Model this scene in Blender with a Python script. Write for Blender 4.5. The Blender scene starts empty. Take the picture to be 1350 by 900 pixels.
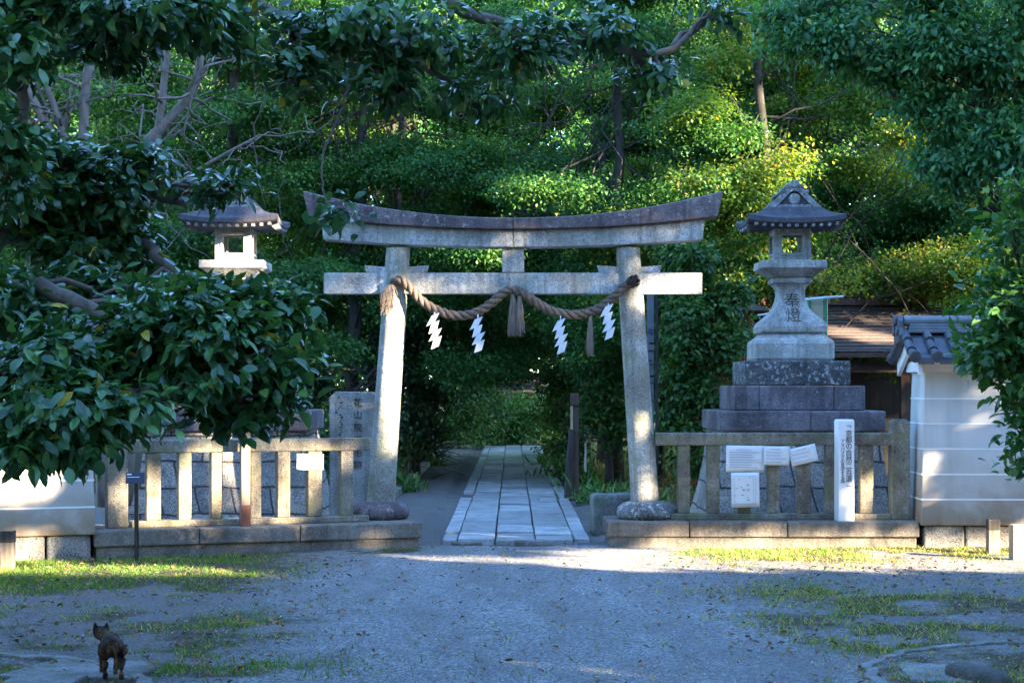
import bpy, bmesh, math, random
import numpy as np
from mathutils import Vector, Matrix

S = bpy.context.scene
COL = S.collection
R = math.radians
F, CX, HY, EYE = 2400.0, 675.0, 510.0, 1.55      # focal length in px of the 1350 px frame, centre column, horizon row, eye height

# ------------------------------------------------------------------ camera, sky, sun, exposure
cam_d = bpy.data.cameras.new('camera')
cam = bpy.data.objects.new('camera', cam_d); COL.objects.link(cam)
cam.location = (0, 0, EYE); cam.rotation_euler = (R(90), 0, 0)
cam_d.sensor_width = 36.0; cam_d.lens = 36.0 * F / 1350.0
cam_d.shift_y = (HY - 450.0) / 1350.0
cam_d.clip_end = 2000.0
S.camera = cam

SUN_EL, SUN_AZ = 17.5, 124.0                      # degrees; azimuth clockwise from +Y
sdir = Vector((math.sin(R(SUN_AZ)) * math.cos(R(SUN_EL)), math.cos(R(SUN_AZ)) * math.cos(R(SUN_EL)), math.sin(R(SUN_EL))))
world = bpy.data.worlds.new('World'); S.world = world
world.use_nodes = True
wn = world.node_tree.nodes; wl = world.node_tree.links
bg = wn['Background']
sky = wn.new('ShaderNodeTexSky'); sky.sky_type = 'NISHITA'; sky.sun_disc = False
sky.sun_elevation = R(SUN_EL); sky.sun_rotation = R(SUN_AZ)
sky.air_density = 1.0; sky.dust_density = 0.4; sky.ozone_density = 5.0
wl.new(sky.outputs[0], bg.inputs[0]); bg.inputs[1].default_value = 0.15
sun_d = bpy.data.lights.new('sun', 'SUN'); sun_d.energy = 5.0; sun_d.angle = R(0.5); sun_d.color = (1.0, 0.83, 0.58)
sun = bpy.data.objects.new('sun', sun_d); COL.objects.link(sun)
sun.rotation_euler = sdir.to_track_quat('Z', 'Y').to_euler()
S.view_settings.view_transform = 'Standard'; S.view_settings.look = 'None'
S.view_settings.exposure = 3.65; S.view_settings.gamma = 1.0
S.view_settings.use_curve_mapping = False
S.render.engine = 'CYCLES'
cy = S.cycles
cy.max_bounces = 7; cy.diffuse_bounces = 2; cy.glossy_bounces = 2; cy.transmission_bounces = 4; cy.transparent_max_bounces = 4
cy.caustics_reflective = False; cy.caustics_refractive = False
try:
    cy.use_denoising = True; cy.denoiser = 'OPENIMAGEDENOISE'
    cy.denoising_input_passes = 'RGB_ALBEDO_NORMAL'
except Exception:
    pass

# ------------------------------------------------------------------ helpers
def P(px, py, D):
    return Vector(((px - CX) * D / F, D, EYE + (HY - py) * D / F))
def GX(px, D): return (px - CX) * D / F
def GZ(py, D): return EYE + (HY - py) * D / F
def GD(py, z=0.0): return (EYE - z) * F / (py - HY)

class MB:
    def __init__(self): self.v = []; self.f = []
    def add(self, vs, fs):
        o = len(self.v); self.v += [tuple(p) for p in vs]; self.f += [tuple(i + o for i in f) for f in fs]
    def box(self, c, s, rz=0.0, taper=1.0, rx=0.0, ry=0.0):
        hx, hy, hz = s[0] / 2, s[1] / 2, s[2] / 2
        m = Matrix.Rotation(rz, 3, 'Z') @ Matrix.Rotation(ry, 3, 'Y') @ Matrix.Rotation(rx, 3, 'X')
        vs = []
        for z, t in ((-hz, 1.0), (hz, taper)):
            for x, y in ((-hx, -hy), (hx, -hy), (hx, hy), (-hx, hy)):
                vs.append(Vector(c) + m @ Vector((x * t, y * t, z)))
        self.add(vs, [(3, 2, 1, 0), (4, 5, 6, 7), (0, 1, 5, 4), (1, 2, 6, 5), (2, 3, 7, 6), (3, 0, 4, 7)])
    def rings(self, rings, caps=True):
        n = len(rings[0]); vs = [p for r in rings for p in r]; fs = []
        for k in range(len(rings) - 1):
            for i in range(n):
                j = (i + 1) % n
                fs.append((k * n + i, k * n + j, (k + 1) * n + j, (k + 1) * n + i))
        if caps:
            fs.append(tuple(range(n - 1, -1, -1))); fs.append(tuple((len(rings) - 1) * n + i for i in range(n)))
        self.add(vs, fs)
    def lathe(self, c, prof, n=28, wob=0.0, rnd=None):
        rs = []
        for r, z in prof:
            rs.append([Vector((c[0] + r * math.cos(2 * math.pi * i / n), c[1] + r * math.sin(2 * math.pi * i / n), c[2] + z)) for i in range(n)])
        self.rings(rs)
    def sqloft(self, c, prof, rz=0.0):          # square section loft: (half x, half y, z)
        m = Matrix.Rotation(rz, 3, 'Z'); rs = []
        for hx, hy, z in prof:
            rs.append([Vector(c) + m @ Vector(q) for q in ((-hx, -hy, z), (hx, -hy, z), (hx, hy, z), (-hx, hy, z))])
        self.rings(rs)
    def tube(self, pts, rad, n=7, caps=True):
        pts = [Vector(p) for p in pts]; rs = []; up = Vector((0.13, 0.21, 1)).normalized()
        for i, p in enumerate(pts):
            t = (pts[min(i + 1, len(pts) - 1)] - pts[max(i - 1, 0)])
            if t.length < 1e-9: t = Vector((0, 0, 1))
            t.normalize()
            a = t.cross(up)
            if a.length < 0.05: a = t.cross(Vector((1, 0, 0)))
            a.normalize(); b = t.cross(a)
            r = rad[i] if hasattr(rad, '__len__') else rad
            rs.append([p + a * (r * math.cos(2 * math.pi * k / n)) + b * (r * math.sin(2 * math.pi * k / n)) for k in range(n)])
        self.rings(rs, caps)
    def build(self, name, mat, parent=None, bevel=0.0, smooth=False, seg=2, world=True):
        me = bpy.data.meshes.new(name)
        off = parent_origin(parent) if (parent and world) else Vector((0, 0, 0))
        me.from_pydata([(p[0] - off.x, p[1] - off.y, p[2] - off.z) for p in self.v], [], self.f)
        bm = bmesh.new(); bm.from_mesh(me); bmesh.ops.recalc_face_normals(bm, faces=bm.faces); bm.to_mesh(me); bm.free()
        o = bpy.data.objects.new(name, me); COL.objects.link(o)
        if mat: me.materials.append(mat)
        if parent: o.parent = parent
        if smooth:
            for p in me.polygons: p.use_smooth = True
        if bevel > 0:
            b = o.modifiers.new('bevel', 'BEVEL'); b.width = bevel; b.segments = seg; b.limit_method = 'ANGLE'; b.angle_limit = R(35)
        return o

def parent_origin(p):
    v = Vector(p.location)
    while p.parent: p = p.parent; v += Vector(p.location)
    return v
def tag(o, label, cat, group=None, kind=None):
    o['label'] = label; o['category'] = cat
    if group: o['group'] = group
    if kind: o['kind'] = kind
    return o
def thing(name, label, cat, loc, group=None):
    o = bpy.data.objects.new(name, None); COL.objects.link(o); o.location = loc; o.empty_display_size = 0.2
    return tag(o, label, cat, group)
def copy_tree(o, parent=None):
    c = o.copy(); COL.objects.link(c); c.parent = parent
    for ch in o.children: copy_tree(ch, c)
    return c
def text(name, body, size, mat, M, parent=None, thick=0.001):
    c = bpy.data.curves.new(name, 'FONT'); c.body = body; c.size = size; c.align_x = 'CENTER'; c.align_y = 'CENTER'; c.extrude = thick
    o = bpy.data.objects.new(name, c); COL.objects.link(o)
    dg = bpy.context.evaluated_depsgraph_get(); dg.update()
    me = bpy.data.meshes.new_from_object(o.evaluated_get(dg))
    bpy.data.objects.remove(o)
    me.transform(M)
    return me
def vtext(name, chars, size, pitch, mat, parent, top, rz=0.0, thick=0.002, squash=1.0, bold=0.0):
    """vertical line of characters facing -Y (turned rz about Z); top = world centre of the first character"""
    bm = bmesh.new()
    for i, ch in enumerate(chars):
        M = Matrix.Translation(Vector(top) + Vector((0, 0, -pitch * i))) @ Matrix.Rotation(rz, 4, 'Z') @ Matrix.Rotation(R(90), 4, 'X') @ Matrix.Diagonal((1, squash, 1, 1))
        if ch in '「」ー': M = M @ Matrix.Rotation(R(-90), 4, 'Z')
        me = text('glyph', ch, size, mat, M, thick=thick)
        if len(me.vertices):
            # centre the glyph on its own box
            co = np.array([v.co[:] for v in me.vertices]); c = (co.max(0) + co.min(0)) / 2
            if ch not in '「」一二': me.transform(Matrix.Translation(Vector(top) + Vector((0, 0, -pitch * i)) - Vector(c)))
            else: me.transform(Matrix.Translation(Vector((top[0] - c[0], 0, 0)) + (Vector((0, 0, top[2] - pitch * i - c[2])))))
        bm.from_mesh(me); bpy.data.meshes.remove(me)
    me = bpy.data.meshes.new(name); bm.to_mesh(me); bm.free()
    off = parent_origin(parent); me.transform(Matrix.Translation(-off))
    me.materials.append(mat)
    o = bpy.data.objects.new(name, me); COL.objects.link(o); o.parent = parent
    return o

# ------------------------------------------------------------------ materials
def newmat(name):
    m = bpy.data.materials.new(name); m.use_nodes = True
    nt = m.node_tree; b = nt.nodes['Principled BSDF']
    return m, nt, nt.nodes, nt.links, b
def noise(nt, vec, scale, detail=4, rough=0.55):
    n = nt.nodes.new('ShaderNodeTexNoise'); n.inputs['Scale'].default_value = scale; n.inputs['Detail'].default_value = detail
    n.inputs['Roughness'].default_value = rough
    nt.links.new(vec, n.inputs['Vector']); return n.outputs['Fac']
def ramp(nt, fac, stops):
    r = nt.nodes.new('ShaderNodeValToRGB'); e = r.color_ramp.elements
    while len(e) < len(stops): e.new(0.5)
    for k, (p, c) in enumerate(stops):
        e[k].position = p; e[k].color = (c if hasattr(c, '__len__') else (c, c, c)) + ((1,) if not hasattr(c, '__len__') or len(c) == 3 else ())
    nt.links.new(fac, r.inputs[0]); return r.outputs[0]
def mix(nt, fac, a, b, mode='MIX'):
    m = nt.nodes.new('ShaderNodeMix'); m.data_type = 'RGBA'; m.blend_type = mode
    for k, v in ((0, fac), (6, a), (7, b)):
        if hasattr(v, 'is_linked') or isinstance(v, bpy.types.NodeSocket): nt.links.new(v, m.inputs[k])
        elif k == 0: m.inputs[0].default_value = v
        else: m.inputs[k].default_value = (*v, 1)
    return m.outputs[2]
def mathn(nt, op, a, b=0.0):
    m = nt.nodes.new('ShaderNodeMath'); m.operation = op
    for k, v in ((0, a), (1, b)):
        if isinstance(v, bpy.types.NodeSocket): nt.links.new(v, m.inputs[k])
        else: m.inputs[k].default_value = v
    return m.outputs[0]
def objco(nt, scale=(1, 1, 1), geo=False):
    t = nt.nodes.new('ShaderNodeTexCoord'); mp = nt.nodes.new('ShaderNodeMapping'); mp.inputs['Scale'].default_value = scale
    if geo:
        g = nt.nodes.new('ShaderNodeNewGeometry'); nt.links.new(g.outputs['Position'], mp.inputs['Vector'])
    else: nt.links.new(t.outputs['Object'], mp.inputs['Vector'])
    return mp.outputs[0]
def bump(nt, b, h, strength, dist=0.01):
    n = nt.nodes.new('ShaderNodeBump'); n.inputs['Strength'].default_value = strength; n.inputs['Distance'].default_value = dist
    nt.links.new(h, n.inputs['Height']); nt.links.new(n.outputs[0], b.inputs['Normal'])

def stone(name, base, dark, stain=0.5, speck=0.35, rough=0.85, moss=None, streak=0.4, bumpk=0.5, lichen=None, lich=0.61):
    m, nt, N, L, b = newmat(name)
    co = objco(nt)
    big = noise(nt, co, 2.1, 6, 0.7)
    c = mix(nt, ramp(nt, big, [(0.50 - stain * 0.2, 0.0), (0.70 - stain * 0.15, 0.85)]), base, dark)
    mid = noise(nt, co, 11, 6, 0.75)
    c = mix(nt, ramp(nt, mid, [(0.49, 0.0), (0.70, 0.6)]), c, tuple(v * 0.5 for v in base))
    pale = noise(nt, co, 7, 6, 0.8)
    c = mix(nt, ramp(nt, pale, [(0.56, 0.0), (0.72, 0.6)]), c, tuple(min(.62, v * 1.5) for v in base))
    st = noise(nt, objco(nt, (14, 14, 0.8)), 1.0, 5, 0.65)
    c = mix(nt, mathn(nt, 'MULTIPLY', ramp(nt, st, [(0.48, 0.0), (0.68, 1.0)]), streak), c, dark)
    fine = noise(nt, co, 70, 2, 0.7)
    c = mix(nt, min(1, speck * 1.5), c, ramp(nt, fine, [(0.32, (0.02, 0.02, 0.02)), (0.44, (0.46, 0.46, 0.46)), (0.60, (0.55, 0.55, 0.55)), (0.7, (0.98, 0.96, 0.93))]), 'OVERLAY')
    if moss:
        ms = noise(nt, co, 3.7, 6, 0.7)
        c = mix(nt, mathn(nt, 'MULTIPLY', ramp(nt, ms, [(0.48, 0.0), (0.68, 1.0)]), 0.8), c, moss)
    if lichen:
        v = noise(nt, co, 21, 6, 0.75)
        c = mix(nt, ramp(nt, v, [(lich, 0.0), (lich + .06, 0.9)]), c, lichen)
    L.new(c, b.inputs['Base Color']); b.inputs['Roughness'].default_value = rough
    b.inputs['Specular IOR Level'].default_value = 0.3
    h = mathn(nt, 'ADD', fine, mathn(nt, 'MULTIPLY', mid, 2.2))
    bump(nt, b, h, min(1, bumpk * 1.6), 0.009)
    return m

GRANITE = stone('granite', (0.50, 0.485, 0.44), (0.16, 0.155, 0.13), 0.5, 0.45, streak=0.7, moss=(0.20, 0.22, 0.13))
GRANITE_FENCE = stone('fence granite', (0.31, 0.28, 0.225), (0.085, 0.065, 0.05), 0.75, 0.45, moss=(0.16, 0.17, 0.075), streak=0.6)
GRANITE_PALE = stone('pale granite', (0.55, 0.54, 0.515), (0.17, 0.165, 0.15), 0.4, 0.45, streak=0.8, moss=(0.30, 0.31, 0.25))
KASAGI = stone('lintel stone', (0.25, 0.19, 0.185), (0.07, 0.05, 0.055), 0.6, 0.4, streak=0.9, lichen=(0.40, 0.38, 0.37), lich=0.58)
STEP = stone('step stone', (0.23, 0.20, 0.215), (0.06, 0.05, 0.055), 0.55, 0.4, streak=0.5, lichen=(0.42, 0.40, 0.40))
ROOFSTONE = stone('lantern roof stone', (0.10, 0.095, 0.11), (0.05, 0.045, 0.05), 0.5, 0.3, streak=0.4, lichen=(0.24, 0.24, 0.24))
LICHENED = stone('lichened stone', (0.34, 0.35, 0.34), (0.06, 0.06, 0.06), 0.75, 0.5, streak=0.6, lichen=(0.52, 0.54, 0.52), lich=0.55)
TIERTOP = stone('mottled tier stone', (0.22, 0.215, 0.21), (0.04, 0.038, 0.038), 0.9, 0.5, streak=0.6, lichen=(0.45, 0.46, 0.45), lich=0.54)
PLINTH = stone('plinth stone', (0.235, 0.205, 0.17), (0.085, 0.07, 0.06), 0.5, 0.35, streak=0.55)
SLABSTONE = stone('monument stone', (0.38, 0.38, 0.365), (0.14, 0.14, 0.125), 0.45, 0.5, streak=0.6)
DARKROCK = stone('dark rock', (0.10, 0.095, 0.09), (0.03, 0.03, 0.028), 0.5, 0.3, moss=(0.06, 0.08, 0.03))
ROCK = stone('rock', (0.22, 0.22, 0.21), (0.07, 0.07, 0.065), 0.55, 0.5, moss=(0.10, 0.12, 0.06), bumpk=0.9)
KERB = stone('kerb stone', (0.27, 0.27, 0.265), (0.10, 0.095, 0.085), 0.6, 0.4, moss=(0.08, 0.09, 0.045))
FOOTING = stone('footing stone', (0.27, 0.26, 0.24), (0.09, 0.08, 0.07), 0.4, 0.6, bumpk=1.0)

def plain(name, col, rough=0.7, spec=0.3, var=0.15, scale=12.0, stretch=(1, 1, 1), metal=0.0):
    m, nt, N, L, b = newmat(name)
    n = noise(nt, objco(nt, stretch), scale, 5, 0.6)
    lo = tuple(max(0, c * (1 - var)) for c in col); hi = tuple(min(1, c * (1 + var)) for c in col)
    L.new(ramp(nt, n, [(0.3, lo), (0.7, hi)]), b.inputs['Base Color'])
    b.inputs['Roughness'].default_value = rough; b.inputs['Specular IOR Level'].default_value = spec; b.inputs['Metallic'].default_value = metal
    bump(nt, b, n, 0.25, 0.004)
    return m
def wood(name, col, dark):
    m, nt, N, L, b = newmat(name)
    n = noise(nt, objco(nt, (30, 30, 1.6)), 1.0, 6, 0.7)
    L.new(ramp(nt, n, [(0.3, dark), (0.65, col)]), b.inputs['Base Color']); b.inputs['Roughness'].default_value = 0.8
    bump(nt, b, n, 0.4, 0.004)
    return m
PAPER = plain('white paper', (0.68, 0.69, 0.70), 0.6, 0.3, 0.03)
PRINT = plain('print ink', (0.33, 0.34, 0.38), 0.8, 0.2, 0.1)
INK = plain('black ink', (0.04, 0.04, 0.06), 0.8, 0.2, 0.1)
CARVED = plain('carved stroke', (0.06, 0.056, 0.053), 0.95, 0.1, 0.3)
WHITEPAINT = plain('white painted wood', (0.80, 0.80, 0.80), 0.5, 0.4, 0.04)
BLACKMETAL = plain('black metal', (0.012, 0.012, 0.014), 0.45, 0.5, 0.2)
NAVY = plain('navy sign face', (0.018, 0.025, 0.055), 0.4, 0.5, 0.1)
WOOD_GREY = wood('grey timber', (0.25, 0.20, 0.15), (0.10, 0.08, 0.06))
WOOD_BROWN = wood('brown timber', (0.10, 0.055, 0.035), (0.035, 0.02, 0.014))
WOOD_PALE = wood('pale timber', (0.42, 0.31, 0.18), (0.20, 0.14, 0.08))
WOOD_DARK = wood('dark timber', (0.06, 0.05, 0.04), (0.02, 0.017, 0.014))
RUST = plain('rust brown sleeve', (0.14, 0.055, 0.04), 0.6, 0.3, 0.2)
RED = plain('vermilion paint', (0.35, 0.035, 0.03), 0.5, 0.4, 0.2)
GREENPOLE = plain('green pole', (0.02, 0.25, 0.12), 0.35, 0.5, 0.1)
TARP = plain('beige canvas', (0.50, 0.42, 0.30), 0.8, 0.2, 0.1)
CLOTH = plain('pale cloth', (0.60, 0.62, 0.68), 0.8, 0.2, 0.08)

def straw(name, a, b_):
    m, nt, N, L, b = newmat(name)
    n = noise(nt, objco(nt, (60, 60, 6)), 1.0, 4, 0.7)
    L.new(ramp(nt, n, [(0.3, b_), (0.7, a)]), b.inputs['Base Color']); b.inputs['Roughness'].default_value = 0.85
    bump(nt, b, n, 0.6, 0.004)
    return m
ROPE = straw('straw rope', (0.19, 0.14, 0.105), (0.065, 0.047, 0.036))
TASSEL = straw('straw tassel', (0.27, 0.21, 0.165), (0.10, 0.075, 0.058))

def plaster():
    m, nt, N, L, b = newmat('white plaster')
    co = objco(nt, geo=True)
    g = nt.nodes.new('ShaderNodeSeparateXYZ'); L.new(co, g.inputs[0])
    n1 = noise(nt, co, 1.7, 6, 0.65)
    low = nt.nodes.new('ShaderNodeMapRange'); L.new(g.outputs['Z'], low.inputs[0])
    low.inputs[1].default_value = 0.2; low.inputs[2].default_value = 1.05; low.inputs[3].default_value = 1.0; low.inputs[4].default_value = 0.0
    dirt = mathn(nt, 'MULTIPLY', low.outputs[0], ramp(nt, n1, [(0.30, 0.35), (0.55, 1.0)]))
    c = mix(nt, dirt, (0.60, 0.595, 0.57), (0.21, 0.135, 0.07))
    sp = ramp(nt, noise(nt, co, 5.0, 8, 0.8), [(0.62, 0.0), (0.74, 1.0)])
    c = mix(nt, mathn(nt, 'MULTIPLY', mathn(nt, 'MULTIPLY', sp, low.outputs[0]), 0.9), c, (0.10, 0.085, 0.07))
    c = mix(nt, mathn(nt, 'MULTIPLY', ramp(nt, noise(nt, objco(nt, (5, 5, 0.5), geo=True), 1.0, 5), [(0.45, 0.0), (0.72, 1.0)]), 0.6), c, (0.34, 0.32, 0.29))
    L.new(c, b.inputs['Base Color']); b.inputs['Roughness'].default_value = 0.8
    bump(nt, b, noise(nt, co, 14, 6), 0.15, 0.006)
    return m
PLASTER = plaster()
PLASTER_LINE = plain('white plaster line', (0.80, 0.80, 0.79), 0.7, 0.3, 0.04)
TILE = plain('grey roof tile', (0.075, 0.078, 0.09), 0.45, 0.5, 0.35, 7.0)
RIDGETILE = plain('pale ridge tile', (0.16, 0.165, 0.18), 0.4, 0.5, 0.35, 7.0)

def masonry():
    m, nt, N, L, b = newmat('dry stone masonry')
    co = objco(nt)
    br = nt.nodes.new('ShaderNodeTexBrick'); 
    sw = nt.nodes.new('ShaderNodeSeparateXYZ'); L.new(co, sw.inputs[0])
    cb = nt.nodes.new('ShaderNodeCombineXYZ'); L.new(mathn(nt, 'ADD', sw.outputs[0], mathn(nt, 'MULTIPLY', sw.outputs[1], 1.0)), cb.inputs[0]); L.new(sw.outputs[2], cb.inputs[1])
    wz = nt.nodes.new('ShaderNodeTexNoise'); wz.inputs['Scale'].default_value = 2.5; L.new(co, wz.inputs['Vector'])
    ds = mix(nt, 0.07, cb.outputs[0], wz.outputs['Color'])
    L.new(ds, br.inputs['Vector'])
    br.inputs['Scale'].default_value = 1.0; br.inputs['Brick Width'].default_value = 0.36; br.inputs['Row Height'].default_value = 0.25
    br.inputs['Mortar Size'].default_value = 0.011; br.inputs['Mortar Smooth'].default_value = 0.4; br.offset = 0.43; br.squash = 1.35; br.squash_frequency = 3
    br.inputs['Color1'].default_value = (0.30, 0.27, 0.235, 1); br.inputs['Color2'].default_value = (0.17, 0.16, 0.15, 1); br.inputs['Mortar'].default_value = (0.05, 0.045, 0.04, 1)
    fine = noise(nt, co, 60, 3, 0.8)
    c = mix(nt, 0.85, br.outputs['Color'], ramp(nt, fine, [(0.33, 0.05), (0.62, 0.95)]), 'OVERLAY')
    c = mix(nt, ramp(nt, noise(nt, co, 9, 6, 0.75), [(0.45, 0.0), (0.7, 0.7)]), c, (0.09, 0.085, 0.08))
    L.new(c, b.inputs['Base Color']); b.inputs['Roughness'].default_value = 0.9
    h = mathn(nt, 'SUBTRACT', mathn(nt, 'MULTIPLY', noise(nt, co, 30, 6, 0.75), 0.6), mathn(nt, 'MULTIPLY', br.outputs['Fac'], 1.4))
    bump(nt, b, h, 0.9, 0.02)
    return m
MASONRY = masonry()

def leafmat(name, cols, rough=0.45, spec=0.4, trans=0.3, tcol=None):
    m, nt, N, L, b = newmat(name)
    a = nt.nodes.new('ShaderNodeAttribute'); a.attribute_name = 'var'
    c = ramp(nt, a.outputs['Fac'], cols)
    L.new(c, b.inputs['Base Color']); b.inputs['Roughness'].default_value = rough; b.inputs['Specular IOR Level'].default_value = spec
    t = nt.nodes.new('ShaderNodeBsdfTranslucent')
    L.new(mix(nt, 1.0, c, tcol or (2.2, 2.0, 0.8), 'MULTIPLY'), t.inputs[0])
    ms = nt.nodes.new('ShaderNodeMixShader'); ms.inputs[0].default_value = trans
    L.new(b.outputs[0], ms.inputs[1]); L.new(t.outputs[0], ms.inputs[2])
    L.new(ms.outputs[0], nt.nodes['Material Output'].inputs[0])
    return m
L_CAMELLIA = leafmat('camellia leaf', [(0.0, (0.018, 0.06, 0.022)), (0.45, (0.036, 0.115, 0.036)), (0.8, (0.065, 0.165, 0.045)), (0.97, (0.11, 0.23, 0.055)), (1.0, (0.30, 0.24, 0.03))], 0.24, 0.42, 0.15)
L_MAPLE = leafmat('maple leaf', [(0.0, (0.020, 0.075, 0.020)), (0.55, (0.042, 0.13, 0.032)), (0.95, (0.09, 0.20, 0.04)), (1.0, (0.26, 0.22, 0.05))], 0.5, 0.3, 0.32, (2.0, 2.0, 0.7))
L_MAPLE_Y = leafmat('yellowing maple leaf', [(0.0, (0.045, 0.11, 0.022)), (0.5, (0.09, 0.17, 0.03)), (0.9, (0.18, 0.23, 0.04)), (1.0, (0.33, 0.22, 0.05))], 0.5, 0.3, 0.45, (2.2, 2.0, 0.6))
L_BLUE = leafmat('broad glossy leaf', [(0.0, (0.026, 0.10, 0.04)), (0.6, (0.055, 0.17, 0.055)), (0.96, (0.10, 0.24, 0.07)), (1.0, (0.25, 0.24, 0.05))], 0.38, 0.35, 0.3)
L_HEDGE = leafmat('hedge leaf', [(0.0, (0.024, 0.075, 0.02)), (0.6, (0.05, 0.125, 0.028)), (0.94, (0.10, 0.19, 0.04)), (1.0, (0.24, 0.23, 0.05))], 0.45, 0.3, 0.25)
L_BUSH = leafmat('bush leaf', [(0.0, (0.03, 0.095, 0.025)), (0.6, (0.06, 0.16, 0.035)), (1.0, (0.14, 0.25, 0.05))], 0.4, 0.35, 0.25)
L_LIGHT = leafmat('light shrub leaf', [(0.0, (0.02, 0.065, 0.02)), (0.6, (0.045, 0.115, 0.03)), (1.0, (0.13, 0.21, 0.05))], 0.5, 0.3, 0.25)
L_DARK = leafmat('dark frond', [(0.0, (0.015, 0.04, 0.016)), (1.0, (0.035, 0.08, 0.025))], 0.45, 0.4, 0.2)
L_GRASS = leafmat('grass blade', [(0.0, (0.063, 0.140, 0.028)), (0.6, (0.126, 0.224, 0.042)), (0.85, (0.280, 0.294, 0.070)), (1.0, (0.476, 0.378, 0.154))], 0.6, 0.2, 0.3)
L_LITTER = leafmat('fallen leaf', [(0.0, (0.09, 0.05, 0.03)), (0.5, (0.18, 0.09, 0.05)), (0.8, (0.25, 0.15, 0.06)), (1.0, (0.12, 0.17, 0.03))], 0.7, 0.2, 0.1)
def barkmat(name, a, b_):
    m, nt, N, L, b = newmat(name)
    n = noise(nt, objco(nt, (1, 1, 0.25)), 14, 6, 0.7)
    L.new(ramp(nt, n, [(0.3, b_), (0.7, a)]), b.inputs['Base Color']); b.inputs['Roughness'].default_value = 0.9
    bump(nt, b, n, 0.7, 0.02)
    return m
BARK = barkmat('bark', (0.055, 0.045, 0.036), (0.02, 0.017, 0.014))
BARK_PALE = barkmat('pale bark', (0.20, 0.16, 0.13), (0.075, 0.058, 0.048))

# ------------------------------------------------------------------ ground
rng = np.random.default_rng(11)
_gt = rng.random((64, 64))
def vnoise(x, y, s):
    x = np.asarray(x) * s; y = np.asarray(y) * s
    xi = np.floor(x).astype(int); yi = np.floor(y).astype(int); fx = x - xi; fy = y - yi
    fx = fx * fx * (3 - 2 * fx); fy = fy * fy * (3 - 2 * fy)
    g = lambda a, b: _gt[a % 64, b % 64]
    return (g(xi, yi) * (1 - fx) + g(xi + 1, yi) * fx) * (1 - fy) + (g(xi, yi + 1) * (1 - fx) + g(xi + 1, yi + 1) * fx) * fy
def fbm(x, y, s): return 0.5 * vnoise(x, y, s) + 0.3 * vnoise(x + 7.3, y + 3.1, s * 2.1) + 0.2 * vnoise(x + 1.7, y + 9.2, s * 4.7)
def sstep(a, b, x): t = np.clip((x - a) / (b - a), 0, 1); return t * t * (3 - 2 * t)
def grass_mask(x, y):
    n = fbm(x, y, 0.9); n2 = fbm(x + 31, y + 17, 2.3)
    px = CX + x * F / np.maximum(y, 1); py = HY + EYE * F / np.maximum(y, 1)
    # left lawn by the wall, strip along the plinths, worn lawn in front of the right wall, worn turf nearer the eye
    xl = -1.75 - 0.55 * (n - 0.5)
    left = sstep(xl + 0.35, xl - 0.9, x) * sstep(13.3, 14.6, y + (n2 - .5) * 1.6) * sstep(17.9, 17.2, y)
    stripl = sstep(-0.75, -1.0, x) * sstep(0.55, 0.2, np.abs(y - (17.35 + 0.36 * (x + 0.86)) )) * sstep(0.38, 0.52, n2)
    right = sstep(0.9, 2.6, x + (n - .5)) * sstep(15.6, 16.8, y + (n2 - .5) * 1.2 - 0.25 * (x - 3) * (x > 3)) * sstep(17.7, 17.5, y) * sstep(0.25, 0.5, n2)
    near_r = sstep(1.3, 2.4, x + (n - .5) * 1.6) * sstep(8.2, 9.3, y) * sstep(15.2, 13.2, y + (n - .5) * 2) * sstep(0.28, 0.58, n2) * 0.8
    near_l = sstep(-0.7, -1.5, x + (n - .5) * 1.4) * sstep(9.3, 10, y) * sstep(13.4, 12.2, y + (n - .5)) * sstep(0.30, 0.62, n2) * 0.7
    ring_l = (np.hypot(x + 3.25, y - 9.05) < 1.15) * 0.9
    ring_r = (np.hypot(x - 3.25, y - 9.65) < 1.25) * sstep(0.3, 0.55, n2) * 0.8
    side = sstep(4.5, 6, np.abs(x)) * (y > -5) * (y < 17)
    back = (sstep(1.0, 1.3, x) * (y > 22) + sstep(-1.75, -1.9, x) * (y > 26) + (y > 47.9)) * 0.7
    return np.clip(np.maximum.reduce([left, stripl, right, near_r, near_l, ring_l, ring_r, side * 0.6, back]), 0, 1)

def axis(fine_lo, fine_hi, step, far):
    a = list(np.arange(fine_lo, fine_hi + 1e-6, step)); g = step
    while a[-1] < far: g *= 1.35; a.append(a[-1] + g)
    g = step
    while a[0] > -far: g *= 1.35; a.insert(0, a[0] - g)
    return np.array(a)
gx = axis(-5.5, 5.5, 0.09, 600); gy = axis(7.5, 24.0, 0.10, 600)
X, Y = np.meshgrid(gx, gy)
near = (np.abs(X) < 7) & (Y > 2) & (Y < 30)
Zg = np.where(near, (fbm(X, Y, 0.6) - 0.5) * 0.05 + (vnoise(X, Y, 4.0) - 0.5) * 0.012, 0.0)
Zg = Zg - np.where((np.abs(X) < 0.95) & (Y > 17.8), 0.03, 0)
nx, ny = len(gx), len(gy)
verts = np.stack([X, Y, Zg], -1).reshape(-1, 3)
ii = np.arange((nx - 1) * (ny - 1)); r_, c_ = ii // (nx - 1), ii % (nx - 1); b0 = r_ * nx + c_
faces = np.stack([b0, b0 + 1, b0 + nx + 1, b0 + nx], -1)
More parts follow.
